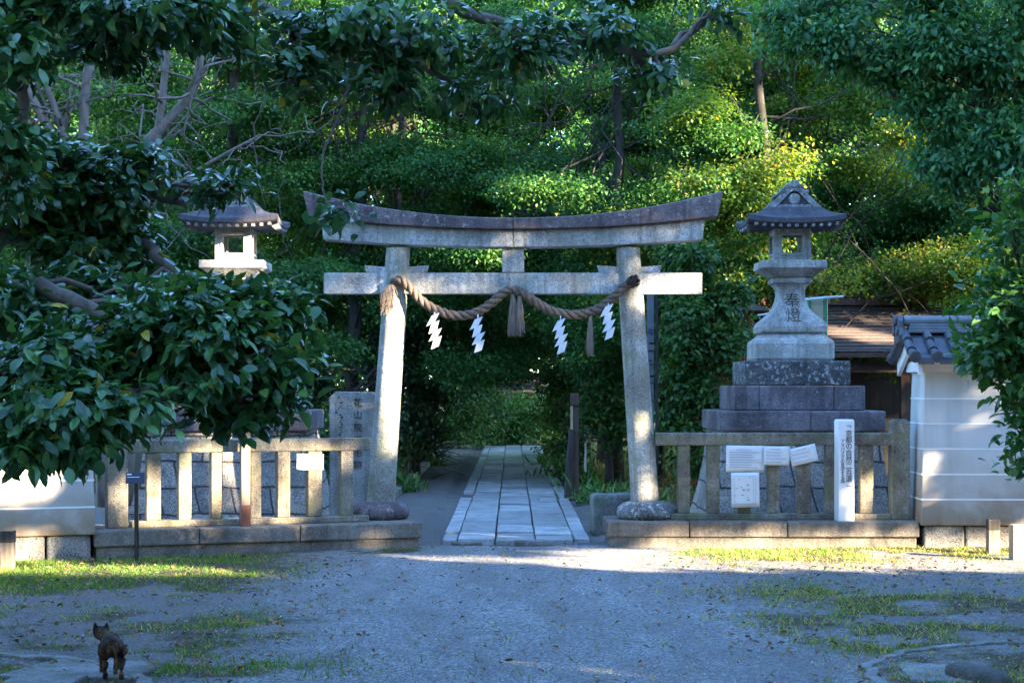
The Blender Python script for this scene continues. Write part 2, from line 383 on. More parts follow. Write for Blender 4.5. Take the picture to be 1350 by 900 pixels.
def np_mesh(name, v, faces_list, var=None, smooth=False):
    """faces_list: list of (n,k) index arrays, var: list of matching per-face floats"""
    me = bpy.data.meshes.new(name)
    v = np.asarray(v, np.float32)
    me.vertices.add(len(v)); me.vertices.foreach_set('co', v.ravel())
    loops = np.concatenate([f.ravel() for f in faces_list]).astype(np.int32)
    tot = np.concatenate([np.full(len(f), f.shape[1]) for f in faces_list]).astype(np.int32)
    start = np.concatenate([[0], np.cumsum(tot)[:-1]]).astype(np.int32)
    me.loops.add(len(loops)); me.loops.foreach_set('vertex_index', loops)
    me.polygons.add(len(tot)); me.polygons.foreach_set('loop_start', start); me.polygons.foreach_set('loop_total', tot)
    if smooth: me.polygons.foreach_set('use_smooth', np.ones(len(tot), bool))
    if var is not None:
        a = me.attributes.new('var', 'FLOAT', 'FACE'); a.data.foreach_set('value', np.concatenate(var).astype(np.float32))
    me.update(calc_edges=True)
    return me
gm = np_mesh('ground', verts, [faces], smooth=True)
ga = gm.attributes.new('grass', 'FLOAT', 'POINT'); ga.data.foreach_set('value', grass_mask(X, Y).ravel().astype(np.float32))
wr = sstep(0.9, 2.4, np.abs(X + 0.15 * np.sin(Y))) * (0.62 + .3 * (X < 0)) + sstep(17.4, 18.4, Y) * 0.85 + 0.35 * (fbm(X, Y * .5, 0.5) - .45)
gw = gm.attributes.new('worn', 'FLOAT', 'POINT'); gw.data.foreach_set('value', wr.ravel().astype(np.float32))
def groundmat():
    m, nt, N, L, b = newmat('gravel and turf')
    co = objco(nt)
    at = nt.nodes.new('ShaderNodeAttribute'); at.attribute_name = 'grass'
    v = nt.nodes.new('ShaderNodeTexVoronoi'); v.inputs['Scale'].default_value = 55; L.new(co, v.inputs['Vector'])
    grit = noise(nt, co, 120, 3, 0.8)
    big = noise(nt, co, 0.9, 5, 0.65)
    g = ramp(nt, v.outputs['Color'], [(0.1, (0.06, 0.058, 0.058)), (0.45, (0.28, 0.275, 0.27)), (0.9, (0.66, 0.645, 0.62))])
    g = mix(nt, 0.35, g, ramp(nt, grit, [(0.3, (0.10, 0.10, 0.10)), (0.7, (0.52, 0.505, 0.49))]))
    wn_ = nt.nodes.new('ShaderNodeAttribute'); wn_.attribute_name = 'worn'
    dirtf = mathn(nt, 'ADD', wn_.outputs['Fac'], mathn(nt, 'MULTIPLY', mathn(nt, 'SUBTRACT', noise(nt, co, 2.6, 7, 0.75), 0.5), 1.6))
    g = mix(nt, ramp(nt, dirtf, [(0.2, 0.0), (0.9, 0.8)]), g, ramp(nt, grit, [(0.3, (0.075, 0.06, 0.05)), (0.7, (0.22, 0.185, 0.155))]))
    g = mix(nt, ramp(nt, noise(nt, objco(nt, (1.6, .35, 1)), 1.3, 6, .7), [(.40, 0.0), (.60, .7)]), g, ramp(nt, grit, [(.3, (.09, .082, .075)), (.7, (.32, .30, .275))]))
    soil = ramp(nt, noise(nt, co, 30, 5, 0.8), [(0.3, (0.045, 0.035, 0.025)), (0.55, (0.09, 0.07, 0.045)), (0.75, (0.12, 0.115, 0.05))])
    f = mathn(nt, 'ADD', at.outputs['Fac'], mathn(nt, 'MULTIPLY', mathn(nt, 'SUBTRACT', noise(nt, co, 9, 5, 0.7), 0.5), 1.3))
    c = mix(nt, ramp(nt, f, [(0.25, 0.0), (0.7, 1.0)]), g, soil)
    L.new(c, b.inputs['Base Color']); b.inputs['Roughness'].default_value = 0.9; b.inputs['Specular IOR Level'].default_value = 0.25
    h = mathn(nt, 'ADD', mathn(nt, 'MULTIPLY', v.outputs['Distance'], -1.2), grit)
    bump(nt, b, h, 1.0, 0.02)
    return m
gm.materials.append(groundmat())
ground = bpy.data.objects.new('ground', gm); COL.objects.link(ground); ground['kind'] = 'structure'

# grass blades and fallen leaves ("nobody could count it")
def blades(name, xy, h, label):
    n = len(xy); a = rng.random(n) * 2 * np.pi; w = 0.003 + rng.random(n) * 0.003
    lean = rng.normal(0, 0.95, (n, 2)) * h[:, None]
    base = np.stack([xy[:, 0], xy[:, 1], np.full(n, -0.012)], -1)
    d = np.stack([np.cos(a) * w, np.sin(a) * w, np.zeros(n)], -1)
    mid = base + np.stack([lean[:, 0] * .35, lean[:, 1] * .35, h * 0.62], -1); tip = base + np.stack([lean[:, 0], lean[:, 1], h + 0.012], -1)
    v = np.stack([base - d, base + d, mid + d * .7, mid - d * .7, tip], 1).reshape(-1, 3); k = np.arange(n)[:, None] * 5
    q = k + np.array([[0, 1, 2, 3]]); t = k + np.array([[3, 2, 4]])
    dry = np.clip(rng.random(n) ** 1.2 * 0.95 + 0.7 * (fbm(xy[:, 0], xy[:, 1], 1.3) - .45) + 0.22 * (xy[:, 0] > 0.5), 0, 1)
    me = np_mesh(name, v, [q, t], [dry, dry]); me.materials.append(L_GRASS)
    o = bpy.data.objects.new(name, me); COL.objects.link(o); return tag(o, label, 'grass', kind='stuff')
n = 900000
xy = np.stack([rng.uniform(-5.3, 5.3, n), rng.uniform(9.0, 17.7, n)], -1)
mk = grass_mask(xy[:, 0], xy[:, 1]); tuft = sstep(0.30, 0.66, fbm(xy[:, 0] * 1.0, xy[:, 1], 7.0))
keep = rng.random(n) < mk ** 1.4 * (0.10 + 0.90 * tuft) * 0.55 + 0.004
keep &= np.abs(xy[:, 0]) < 0.30 * xy[:, 1] + 0.3
keep &= ~((xy[:, 0] < -0.84) & (xy[:, 1] > 17.48 + 0.362 * (xy[:, 0] + 0.86)))
keep &= ~((xy[:, 0] > 0.9) & (xy[:, 1] > 17.53))
xy = xy[keep]; blades('grass', xy, 0.010 + rng.random(len(xy)) ** 2.2 * 0.034, 'short worn grass growing in patches along the stone walls and gravel')
def pebbles():
    n = 60000; y = 1 / rng.uniform(1 / 18.3, 1 / 9.0, n); x = rng.uniform(-.31, .31, n) * y
    k = rng.random(n) < (1 - .75 * grass_mask(x, y)) * (1 - .55 * sstep(1.0, 2.6, np.abs(x))) * (.35 + .65 * sstep(.35, .6, fbm(x, y, 1.7)))
    k &= ~((np.abs(x) > .8) & (y > 16.4)); x, y = x[k], y[k]; n = len(x)
    s_ = .0035 + .0065 * rng.random(n) ** 3; o = np.array([[1, 0, 0], [0, 1, 0], [-1, 0, 0], [0, -1, 0], [0, 0, .75], [0, 0, -.75]])
    a = rng.random(n) * 6.283; ca, sa = np.cos(a), np.sin(a); v = o[None] * (s_[:, None, None] * rng.uniform(.6, 1.4, (n, 6, 1)))
    v = np.stack([v[..., 0] * ca[:, None] - v[..., 1] * sa[:, None] * .8, v[..., 0] * sa[:, None] + v[..., 1] * ca[:, None] * .8, v[..., 2]], -1)
    zz = (fbm(x, y, 0.6) - 0.5) * 0.05 + (vnoise(x, y, 4.0) - 0.5) * 0.012
    v += np.stack([x, y, zz + s_ * .35], -1)[:, None]
    f = np.array([[0, 1, 4], [1, 2, 4], [2, 3, 4], [3, 0, 4]]); F_ = (np.arange(n)[:, None, None] * 6 + f).reshape(-1, 3)
    me = np_mesh('gravel', v.reshape(-1, 3), [F_], [np.repeat(rng.random(n), 4)])
    m, nt, N, L, b = newmat('loose gravel'); at = nt.nodes.new('ShaderNodeAttribute'); at.attribute_name = 'var'
    L.new(ramp(nt, at.outputs['Fac'], [(0.0, (.12, .115, .115)), (.5, (.22, .215, .21)), (.9, (.33, .325, .315)), (1, (.48, .47, .45))]), b.inputs['Base Color']); b.inputs['Roughness'].default_value = .8
    me.materials.append(m); o_ = bpy.data.objects.new('gravel', me); COL.objects.link(o_); tag(o_, 'loose grey gravel strewn over the forecourt', 'gravel', kind='stuff')
pebbles()
n = 40000
xy = np.stack([rng.choice([-1, 1], n) * rng.uniform(1.0, 6, n), rng.uniform(22, 49, n)], -1)
keep = rng.random(n) < grass_mask(xy[:, 0], xy[:, 1]); xy = xy[keep]
blades('grass', xy, 0.04 + rng.random(len(xy)) * 0.10, 'longer grass on both sides of the paved path behind the gate')

# ------------------------------------------------------------------ foliage
def frames(d, nrm):
    d = d / np.maximum(np.linalg.norm(d, axis=1, keepdims=True), 1e-6)
    s = np.cross(d, nrm); s /= np.maximum(np.linalg.norm(s, axis=1, keepdims=True), 1e-6)
    return d, s, np.cross(s, d)
def leaf_arrays(pos, d, nrm, ln, wd, kind, var):
    n = len(pos); d, s, u = frames(d, nrm); ln = ln[:, None]; wd = wd[:, None]
    if kind == 'rhomb':
        v = np.stack([pos, pos + d * ln * .45 + s * wd * .5 + u * ln * .06, pos + d * ln - u * ln * .12, pos + d * ln * .45 - s * wd * .5 + u * ln * .06], 1)
        k = np.arange(n)[:, None] * 4
        return v.reshape(-1, 3), [k + np.array([[0, 1, 2]]), k + np.array([[0, 2, 3]])], [var, var]
    if kind == 'maple':                              # three pointed lobes from one stalk
        vs = [pos]
        for ang, l in ((-0.95, .8), (0.0, 1.0), (0.95, .8)):
            dd = d * math.cos(ang) + s * math.sin(ang); ss = s * math.cos(ang) - d * math.sin(ang)
            vs += [pos + dd * ln * l * .5 + ss * wd * .24, pos + dd * ln * l - u * ln * .14, pos + dd * ln * l * .5 - ss * wd * .24]
        v = np.stack(vs, 1); k = np.arange(n)[:, None] * 10
        return v.reshape(-1, 3), [k + np.array([[0, 1, 2, 3]]), k + np.array([[0, 4, 5, 6]]), k + np.array([[0, 7, 8, 9]])], [var] * 3
    T = ((0, 0), (.22, .0), (.52, -.025), (.80, -.09), (1, -.19))
    r_ = np.random.default_rng(n); cu = r_.uniform(-.2, 2.2, (n, 1)); fo = r_.uniform(.2, 1.9, (n, 1)); sk = r_.normal(0, .05, (n, 1))
    m = [pos + d * ln * t + u * ln * z * cu + s * ln * sk * t * t * 2 for t, z in T]
    W = ((.36, .11), (.5, .14), (.33, .09)); l = [m[k + 1] + s * wd * w + u * wd * h * fo for k, (w, h) in enumerate(W)]; r = [m[k + 1] - s * wd * w + u * wd * h * fo for k, (w, h) in enumerate(W)]
    v = np.stack(m + l + r, 1); k = np.arange(n)[:, None] * 11
    A_ = lambda q: k + np.array([q])
    fl = [A_([0, 1, 5]), A_([0, 8, 1]), A_([3, 4, 7]), A_([3, 10, 4]), A_([1, 2, 6, 5]), A_([1, 8, 9, 2]), A_([2, 3, 7, 6]), A_([2, 9, 10, 3])]
    return v.reshape(-1, 3), fl, [var] * 8
def leaf_object(name, mat, parent, pos, d, nrm, ln, wd, kind, var):
    v, f, va = leaf_arrays(pos, d, nrm, ln, wd, kind, var)
    if parent: v = v - np.array(parent_origin(parent))
    me = np_mesh(name, v, f, va, smooth=(kind == 'oval')); me.materials.append(mat)
    o = bpy.data.objects.new(name, me); COL.objects.link(o)
    if parent: o.parent = parent
    return o

SV = np.array(sdir)
SUNLIT = []                                          # (point, radius) of every place the low sun reaches through the grove
def lit(px, py, D, r): SUNLIT.append((np.array(P(px, py, D)), r))
def carve(pos, jit):  # clears leaves along the sun's path to each spot, shaping the dapples
    keep = np.ones(len(pos), bool)
    for p, r in SUNLIT:
        q = pos - p; t = q @ SV; dist = np.linalg.norm(q - t[:, None] * SV, axis=1)
        keep &= ~((dist < (r + 0.06) * jit) & (t > 1.0) & (r > .03))
    return keep

def wiggle(a, b, n, amp, sag, rg):
    a = np.array(a); b = np.array(b); L = np.linalg.norm(b - a); t = np.linspace(0, 1, n)
    p = a + (b - a) * t[:, None]; off = rg.normal(0, amp * L, (n, 3)); off[0] = 0; off[-1] = 0
    p = p + off; p[:, 2] += sag * L * np.sin(np.pi * t); return p

def resample(pts, n):
    p = np.array([list(q) for q in pts]); d = np.r_[0, np.cumsum(np.linalg.norm(np.diff(p, axis=0), axis=1))]
    # catmull-rom smoothing by dense cubic through the points
    t = np.linspace(0, d[-1], n); out = []
    for x in t:
        i = min(max(np.searchsorted(d, x) - 1, 0), len(p) - 2); u = (x - d[i]) / (d[i + 1] - d[i])
        p0, p1, p2, p3 = p[max(i - 1, 0)], p[i], p[i + 1], p[min(i + 2, len(p) - 1)]
        out.append(.5 * ((2 * p1) + (-p0 + p2) * u + (2 * p0 - 5 * p1 + 4 * p2 - p3) * u * u + (-p0 + 3 * p1 - 3 * p2 + p3) * u ** 3))
    return np.array(out), d[-1]
def split(lobes, k, sc, seed=0):
    """break each bough into k smaller sprays with air between them"""
    rg = np.random.default_rng(seed); out = []
    for x, y, z, a, b, c, n in lobes:
        for i in range(k):
            d = rg.normal(0, 1, 3); d /= np.linalg.norm(d); d *= rg.random() ** .4 * (1 - sc * .7); q = sc * rg.uniform(.75, 1.25)
            out.append((x + d[0] * a, y + d[1] * b, z + d[2] * c, a * q, b * q, c * q * .85, max(1, int(round(n / k)))))
    return out
def grow(name, label, cat, base, trunk, tr, lobes, leaf, lmat, bmat, seed, group=None, kind='oval', per=6, spread=0.09, flat=0.25,
         droop=0.35, carved=False, subs=7, shell=0.6, twig=True, limb_r=0.35, fork=(0.35, 0.95), out=1.0, density=1.0, sides=6, limbs=None, limb_t=.07, limb_skip=1, lobe_var=.10):
    """trunk: list of points; lobes: (x,y,z, rx,ry,rz, tips). One thing: trunk with its limbs, and the crown."""
    rg = np.random.default_rng(seed)
    root = thing(name, label, cat, base, group)
    tb = MB(); tp = np.array(trunk, float)
    # smooth the trunk
    tt = np.linspace(0, len(tp) - 1, 10); tpts = np.stack([np.interp(tt, range(len(tp)), tp[:, k]) for k in range(3)], -1)
    tpts[1:-1] += rg.normal(0, tr * 0.25, (8, 3)) * np.array([1, 1, 0.2])
    tb.tube(tpts, [tr * (1.25 if i == 0 else 1.0 - 0.62 * i / 9) for i in range(10)], 10)
    P_, D_, N_, LV, li_ = [], [], [], [], -1
    lim = []
    for L_ in (limbs or []):
        L_, lt = L_ if isinstance(L_, tuple) else (L_, limb_t)
        q, _ = resample([Vector(p) for p in L_], 40); q[1:] += rg.normal(0, min(.012, lt * .16), (39, 3)); rr_ = np.linspace(lt, lt * .28, 40); tb.tube(q, rr_, 8); lim += [(p, r) for p, r in zip(q[4:], rr_[4:])]
    for lb in lobes:
        c = np.array(lb[:3], float); rad = np.array(lb[3:6], float); nt_ = max(1, int(lb[6] * density)); li_ += 1; lv = rg.normal(0, lobe_var)
        k = rg.uniform(*fork); j = k * 9; i0 = int(j); st = tpts[min(i0, 8)] + (tpts[min(i0 + 1, 9)] - tpts[min(i0, 8)]) * (j - i0)
        r0 = tr * limb_r * rg.uniform(0.8, 1.2)
        if lim:
            dl = [np.linalg.norm(p - c) for p, r in lim]; bi = int(np.argmin(dl)); bi = max(0, bi - int(rg.integers(0, 4))); st = lim[bi][0]; r0 = min(r0, lim[bi][1] * .8)
        lp = wiggle(st, c, 7, 0.05 if lim else 0.035, 0.05, rg)
        if li_ % limb_skip == 0: tb.tube(lp, np.linspace(r0, r0 * 0.4, 7), sides)
        dirs = rg.normal(0, 1, (nt_, 3)); dirs /= np.linalg.norm(dirs, axis=1, keepdims=True)
        rr = rg.random(nt_) ** (shell) 
        tips = c + dirs * rr[:, None] * rad
        for s in range(min(subs, nt_) if li_ % limb_skip == 0 else 0):
            e = tips[s]; q = lp[rg.integers(3, 7)]
            sp = wiggle(q, e, 5, 0.05, 0.04, rg); tb.tube(sp, np.linspace(r0 * 0.38, r0 * 0.12, 5), 5)
        if twig:
            for s in range(subs, min(nt_, subs + int(twig))):
                q = c + (tips[s] - c) * rg.uniform(0.25, 0.6); tb.tube(wiggle(q, tips[s], 4, 0.06, 0.02, rg), np.linspace(r0 * 0.14, r0 * 0.05, 4), 4)
        kk = rg.poisson(per, nt_) + 1; idx = np.repeat(np.arange(nt_), kk); m = len(idx)
        loc = rg.normal(0, 1, (m, 3)) * spread * np.array([1, 1, flat if flat < 1 else 1.0]) 
        od = (tips[idx] - c) / rad; od /= np.maximum(np.linalg.norm(od, axis=1, keepdims=True), 1e-6)
        dd = od * out + rg.normal(0, 0.75, (m, 3)) * np.array([1, 1, 0.6]) + np.array([0, 0, -droop]); 
        nn = np.array([0, 0, 1.0]) + rg.normal(0, 0.45, (m, 3)) + od * 0.45
        P_.append(tips[idx] + loc); D_.append(dd); N_.append(nn); LV.append(np.full(m, lv))
    P_ = np.concatenate(P_); D_ = np.concatenate(D_); N_ = np.concatenate(N_); LV = np.concatenate(LV)
    if carved:
        kp = carve(P_, 1.0 + rg.normal(0, 0.16, len(P_))); P_, D_, N_, LV = P_[kp], D_[kp], N_[kp], LV[kp]
    m = len(P_); ln = leaf[0] * rg.uniform(0.65, 1.25, m); wd = leaf[1] * rg.uniform(0.7, 1.2, m)
    clump = 0.35 * (np.sin(P_[:, 0] * 3.1 + seed) * np.sin(P_[:, 1] * 2.7) * np.sin(P_[:, 2] * 3.7))
    var = np.clip(rg.random(m) ** 1.15 * 0.93 + clump * 0.2 + LV, 0, 0.96); var[rg.random(m) < 0.012] = 1.0
    tb.build('trunk', bmat, root, smooth=True)
    leaf_object('crown', lmat, root, P_, D_, N_, ln, wd, kind, var)
    return root

# ------------------------------------------------------------------ paved path, gravel lane, kerbs
def slab_path():
    b = MB(); rg = random.Random(4)
    cols = [(-.71, -.553), (-.547, -.171), (-.165, .231), (.237, .622), (.628, .79)]
    for ci, (x0, x1) in enumerate(cols):
        y = 18.25 + rg.uniform(-.05, .05) + (0.12 if ci in (0, 4) else 0)
        if ci == 2: y = 18.12
        while y < 47.5:
            l = rg.uniform(1.0, 2.4) if ci in (1, 2, 3) else rg.uniform(1.2, 2.6)
            if y < 19: l = rg.uniform(.5, 1.1)
            y1 = min(y + l, 47.6)
            if ci == 0 and 24.4 < y < 26.2: y = y1; continue
            z = 0.020 + rg.uniform(-.012, .012); g = 0.026 + rg.uniform(0, .03); t = rg.uniform(-.010, .006)
            vs = [(x0 + rg.uniform(0, .01), y + g, -.09), (x1 - rg.uniform(0, .01), y + g, -.09), (x1 - rg.uniform(0, .01), y1 - g, -.09), (x0 + rg.uniform(0, .01), y1 - g, -.09)]
            vs += [(p[0], p[1], z + (t if k in (0, 1) else -t) + rg.uniform(-.004, .004)) for k, p in enumerate(vs)]
            b.add(vs, [(3, 2, 1, 0), (4, 5, 6, 7), (0, 1, 5, 4), (1, 2, 6, 5), (2, 3, 7, 6), (3, 0, 4, 7)])
            y = y1
    m, nt, N, L, bs = newmat('paving stone')
    gi = nt.nodes.new('ShaderNodeNewGeometry')
    c = ramp(nt, gi.outputs['Random Per Island'], [(0.0, (0.26, 0.26, 0.26)), (0.5, (0.37, 0.37, 0.365)), (1.0, (0.48, 0.475, 0.47))])
    co = objco(nt)
    c = mix(nt, ramp(nt, noise(nt, co, 3.0, 6, 0.7), [(0.42, 0.0), (0.68, 0.85)]), c, (0.15, 0.14, 0.12))
    c = mix(nt, 0.35, c, ramp(nt, noise(nt, co, 90, 2, 0.7), [(0.35, 0.15), (0.65, 0.8)]), 'OVERLAY')
    L.new(c, bs.inputs['Base Color']); bs.inputs['Roughness'].default_value = 0.65
    bump(nt, bs, noise(nt, co, 16, 7, 0.7), 0.4, 0.012)
    o = b.build('path', m, bevel=0.008); o['kind'] = 'structure'
slab_path()
b = MB(); b.box((0.22, 18.02, 0.012), (.40, .13, .05), 0.01); b.box((-.45, 18.0, .006), (.30, .16, .03), .1)
o = b.build('path_threshold', KERB, bevel=0.01); o['kind'] = 'structure'
def kerb(name, pts, w, h, mat=KERB, z0=-.06):
    b = MB()
    for p, q in zip(pts[:-1], pts[1:]):
        p = Vector(p); q = Vector(q); d = q - p
        b.box(((p.x + q.x) / 2, (p.y + q.y) / 2, (z0 + h) / 2), (d.length - .008, w, h - z0), math.atan2(d.y, d.x))
    o = b.build(name, mat, bevel=0.012); o['kind'] = 'structure'; return o
kerb('lane_kerb', [(-1.68, 21 + 1.3 * i) for i in range(0, 15)], .14, .09)
kerb('cross_kerb', [(-1.66 + .45 * i, 41) for i in range(3)], .16, .08, GRANITE_PALE)
kerb('path_side_kerb', [(.98 + .4 * i, 27.6) for i in range(3)], .22, .05)
gm2 = MB(); gm2.add([(-3.2, 20.2, .012), (-1.76, 20.2, .012), (-1.76, 27, .012), (-3.2, 27, .012)], [(0, 1, 2, 3)])
WHITEGRAVEL = plain('white gravel', (0.62, 0.62, 0.62), 0.9, 0.2, 0.45, 60)
o = gm2.build('white_gravel_bed', WHITEGRAVEL); o['kind'] = 'structure'

def ring(name, cx, cy, r, w, a0, a1, h, mat=KERB, n=40):
    b = MB(); vs = []; fs = []
    for i in range(n + 1):
        a = R(a0 + (a1 - a0) * i / n); wob = 0.02 * math.sin(i * 1.7) + .012 * math.sin(i * .9 + cx)
        for rr, z in ((r, -.06), (r, h), (r + w, h), (r + w, -.06)):
            vs.append((cx + (rr + wob) * math.cos(a), cy + (rr + wob) * math.sin(a), z + (0.004 * math.sin(i * 2.3) if z > 0 else 0)))
    for i in range(n):
        for k in range(4):
            fs.append((i * 4 + k, i * 4 + (k + 1) % 4, i * 4 + 4 + (k + 1) % 4, i * 4 + 4 + k))
    fs += [(0, 1, 2, 3), (n * 4 + 3, n * 4 + 2, n * 4 + 1, n * 4)]
    b.add(vs, fs); o = b.build(name, mat, bevel=0.01); o['kind'] = 'structure'
ring('tree_ring_kerb', -3.25, 9.05, 1.36, .085, -40, 110, .03)
ring('tree_ring_kerb', 3.25, 9.65, 1.30, .07, 60, 215, .022)
def flat_stone(name, pts, h, mat):
    b = MB(); n = len(pts)
    b.rings([[(x, y, -.05) for x, y in pts], [(x, y, h) for x, y in pts]])
    o = b.build(name, mat, bevel=0.012); o['kind'] = 'structure'
flat_stone('paving_stone', [(-2.75, 9.62), (-2.0, 9.55), (-1.94, 9.92), (-2.05, 10.15), (-2.55, 10.22)], .028, KERB)
flat_stone('paving_stone', [(-2.62, 9.25), (-2.25, 9.22), (-2.22, 9.55), (-2.6, 9.58)], .045, KERB)
flat_stone('paving_stone', [(2.1, 9.6), (2.42, 9.5), (2.55, 10.1), (2.5, 10.5), (2.15, 10.2)], .012, KERB)

# ------------------------------------------------------------------ stone plinths and fences
A = Vector((-.86, 17.52, 0)); Bv = Vector((-3.78, 16.46, 0))
FD = (Bv - A).normalized(); FN = Vector((-FD.y, FD.x, 0)) * 1.0
if FN.y > 0: FN = -FN
FA = math.atan2((-FD).y, (-FD).x)                    # left fence line runs at this angle (seen left to right)
def on_left(px, back=0.0):
    o = A - FN * back; k = (px - CX) / F            # x = k*y on the line o + t*FD
    t = (k * o.y - o.x) / (FD.x - k * FD.y); return o + FD * t
TOPZ = 0.25
def plinth(pts_front, depth, nrm, joints, ang, label):
    root = thing('stone_plinth', label, 'plinth', pts_front[0])
    p, q = Vector(pts_front[0]), Vector(pts_front[1]); d = (q - p); L = d.length; u = d / L
    b = MB(); e = [0] + joints + [L]
    for s, t in zip(e[:-1], e[1:]):
        c = p + u * ((s + t) / 2) - nrm * (depth / 2); b.box((c.x, c.y, TOPZ - .075), (t - s - .006, depth, .15), ang)
    b.build('coping', PLINTH, root, bevel=0.014)
    b = MB(); c = p + u * (L / 2) - nrm * (depth / 2)
    b.box((c.x, c.y, (TOPZ - .15 - .1) / 2), (L - .05, depth - .06, TOPZ - .15 + .1), ang); b.build('base', PLINTH, root, bevel=0.008)
    return root
plinth((A, Bv), .85, FN, [1.2, 2.15], FA, 'long stone plinth under the fence on the side of the black info sign')
RN = Vector((0, -1, 0)); RF0 = Vector((.915, 17.6, 0)); RF1 = Vector((3.94, 17.58, 0))
plinth((RF0, RF1), .85, RN, [.8, 1.75], 0, 'long stone plinth under the fence with the paper notices and white marker post')

def fence(label, p_of, px_balusters, px_rail, ztop, post, ang, rail_th=.123):
    r0 = p_of(px_rail[0]); r1 = p_of(px_rail[1]); root = thing('stone_fence', label, 'fence', (r0.x, r0.y, TOPZ))
    d = r1 - r0; c = (r0 + r1) / 2
    b = MB(); b.box((c.x, c.y, ztop - rail_th / 2), (d.length, .14, rail_th), ang); b.build('rail', GRANITE_FENCE, root, bevel=0.012)
    b = MB(); b.box((c.x, c.y, TOPZ + .03), (d.length - .05, .18, .06), ang); b.build('sill', GRANITE_FENCE, root, bevel=0.01)
    rg = random.Random(len(label))
    for x0, x1 in px_balusters:
        p = p_of((x0 + x1) / 2); w = (x1 - x0) * p.y / F
        b = MB(); b.box((p.x, p.y, (TOPZ + .06 + ztop - rail_th) / 2), (w, .12, ztop - rail_th - TOPZ - .06), ang + rg.uniform(-.02, .02))
        b.build('baluster', GRANITE_FENCE, root, bevel=0.010)
    x0, x1, zt = post; p = p_of((x0 + x1) / 2); w = (x1 - x0) * p.y / F
    b = MB(); b.sqloft((p.x, p.y, 0), [(w / 2, w / 2, TOPZ), (w / 2, w / 2, zt - .03), (w / 2 - .03, w / 2 - .03, zt)], ang)
    b.build('post', GRANITE_FENCE, root, bevel=0.010)
    return root
fence('granite fence with a single paper notice tied to a baluster', lambda px: on_left(px, .32),
      [(192, 211), (234, 251), (277, 292), (329, 343), (364, 381), (404, 423), (447, 464)], (168, 487), 1.06, (140, 167, 1.10), FA)
def on_right(px): return Vector(((px - CX) * 17.92 / F, 17.92, 0))
fence('granite fence hung with four white paper notices', on_right,
      [(893, 909), (931, 948), (972, 989), (1011, 1027), (1050, 1068), (1087, 1100), (1132, 1150)], (864, 1176), 1.10, (1173, 1197, 1.235), 0)

# ------------------------------------------------------------------ torii
TD = 18.02; SC = TD / F
def tz(py): return GZ(py, TD)
torii = thing('torii_gate', 'grey stone torii gate with upcurved dark lintel and leaning pillars', 'torii gate', (0.01, TD, TOPZ))
for s in (-1, 1):
    b = MB(); n = 20; prof = []
    x0, x1 = s * 1.312, s * 1.137
    rs = []
    for i in range(9):
        t = i / 8; r = .138 - .020 * t + (0.006 if i == 0 else 0); cx_ = .01 + x0 + (x1 - x0) * t; z = TOPZ + .10 + (tz(327) - TOPZ - .10) * t
        rs.append([(cx_ + r * math.cos(2 * math.pi * k / 32), TD + r * math.sin(2 * math.pi * k / 32), z) for k in range(32)])
    b.rings(rs); b.build('pillar', GRANITE, torii, smooth=True).modifiers.new('split', 'EDGE_SPLIT')
    b = MB(); b.lathe((.01 + s * 1.325, TD, TOPZ), [(.27, 0.0), (.295, .03), (.30, .07), (.285, .115), (.24, .155), (.19, .168)], 36)
    b.build('base_stone', KASAGI if s < 0 else LICHENED, torii, smooth=True)
def curve_beam(name, mat, half_top, half_bot, top0, bot0, rise_t, rise_b, depth, roof=0.0, split=True):
    for part in ((-1, 0), (0, 1)) if split else ((-1, 1),):
        b = MB(); n = 16; rs = []
        for i in range(n + 1):
            t = part[0] + (part[1] - part[0]) * i / n
            g = .003 * (1 if i == 0 and part[0] == 0 else -1 if i == n and part[1] == 0 else 0)
            xt, xb = t * half_top + g, t * half_bot + g; e = abs(t) ** 2.1
            zt, zb = top0 + rise_t * e, bot0 + rise_b * e
            rs.append([(.01 + xb, TD - depth / 2, zb), (.01 + xt, TD - depth / 2, zt - roof), (.01 + xt, TD, zt), (.01 + xt, TD + depth / 2, zt - roof), (.01 + xb, TD + depth / 2, zb)])
        b.rings(rs); b.build(name, mat, torii, bevel=0.01)
curve_beam('top_lintel', KASAGI, 2.06, 2.005, tz(287), tz(304), .262, .125, .40, .02)
curve_beam('sub_lintel', GRANITE_PALE, 1.885, 1.865, tz(304) - .002, tz(327), .11, .075, .27)
b = MB(); b.box((.01, TD, (tz(360) + tz(388)) / 2), (3.735, .13, tz(360) - tz(388))); b.build('tie_beam', GRANITE_PALE, torii, bevel=0.01)
b = MB(); b.box((.012, TD, (tz(327) + tz(360)) / 2), (.218, .15, tz(327) - tz(360) - .004)); b.build('strut', GRANITE_PALE, torii, bevel=0.01)
for s in (-1, 1):
    for k in (-1, 1):
        b = MB(); xc = .01 + s * 1.151; xi = xc + k * .09; xo = xc + k * .318
        b.add([(xi, TD - .05, tz(360) + .002), (xo - k * .02, TD - .05, tz(360) + .002), (xo, TD - .05, tz(350)), (xi, TD - .05, tz(352.5)),
               (xi, TD + .05, tz(360) + .002), (xo - k * .02, TD + .05, tz(360) + .002), (xo, TD + .05, tz(350)), (xi, TD + .05, tz(352.5))],
              [(0, 1, 2, 3), (7, 6, 5, 4), (0, 4, 5, 1), (1, 5, 6, 2), (2, 6, 7, 3), (3, 7, 4, 0)])
        b.build('wedge', GRANITE_PALE, torii, bevel=0.006)

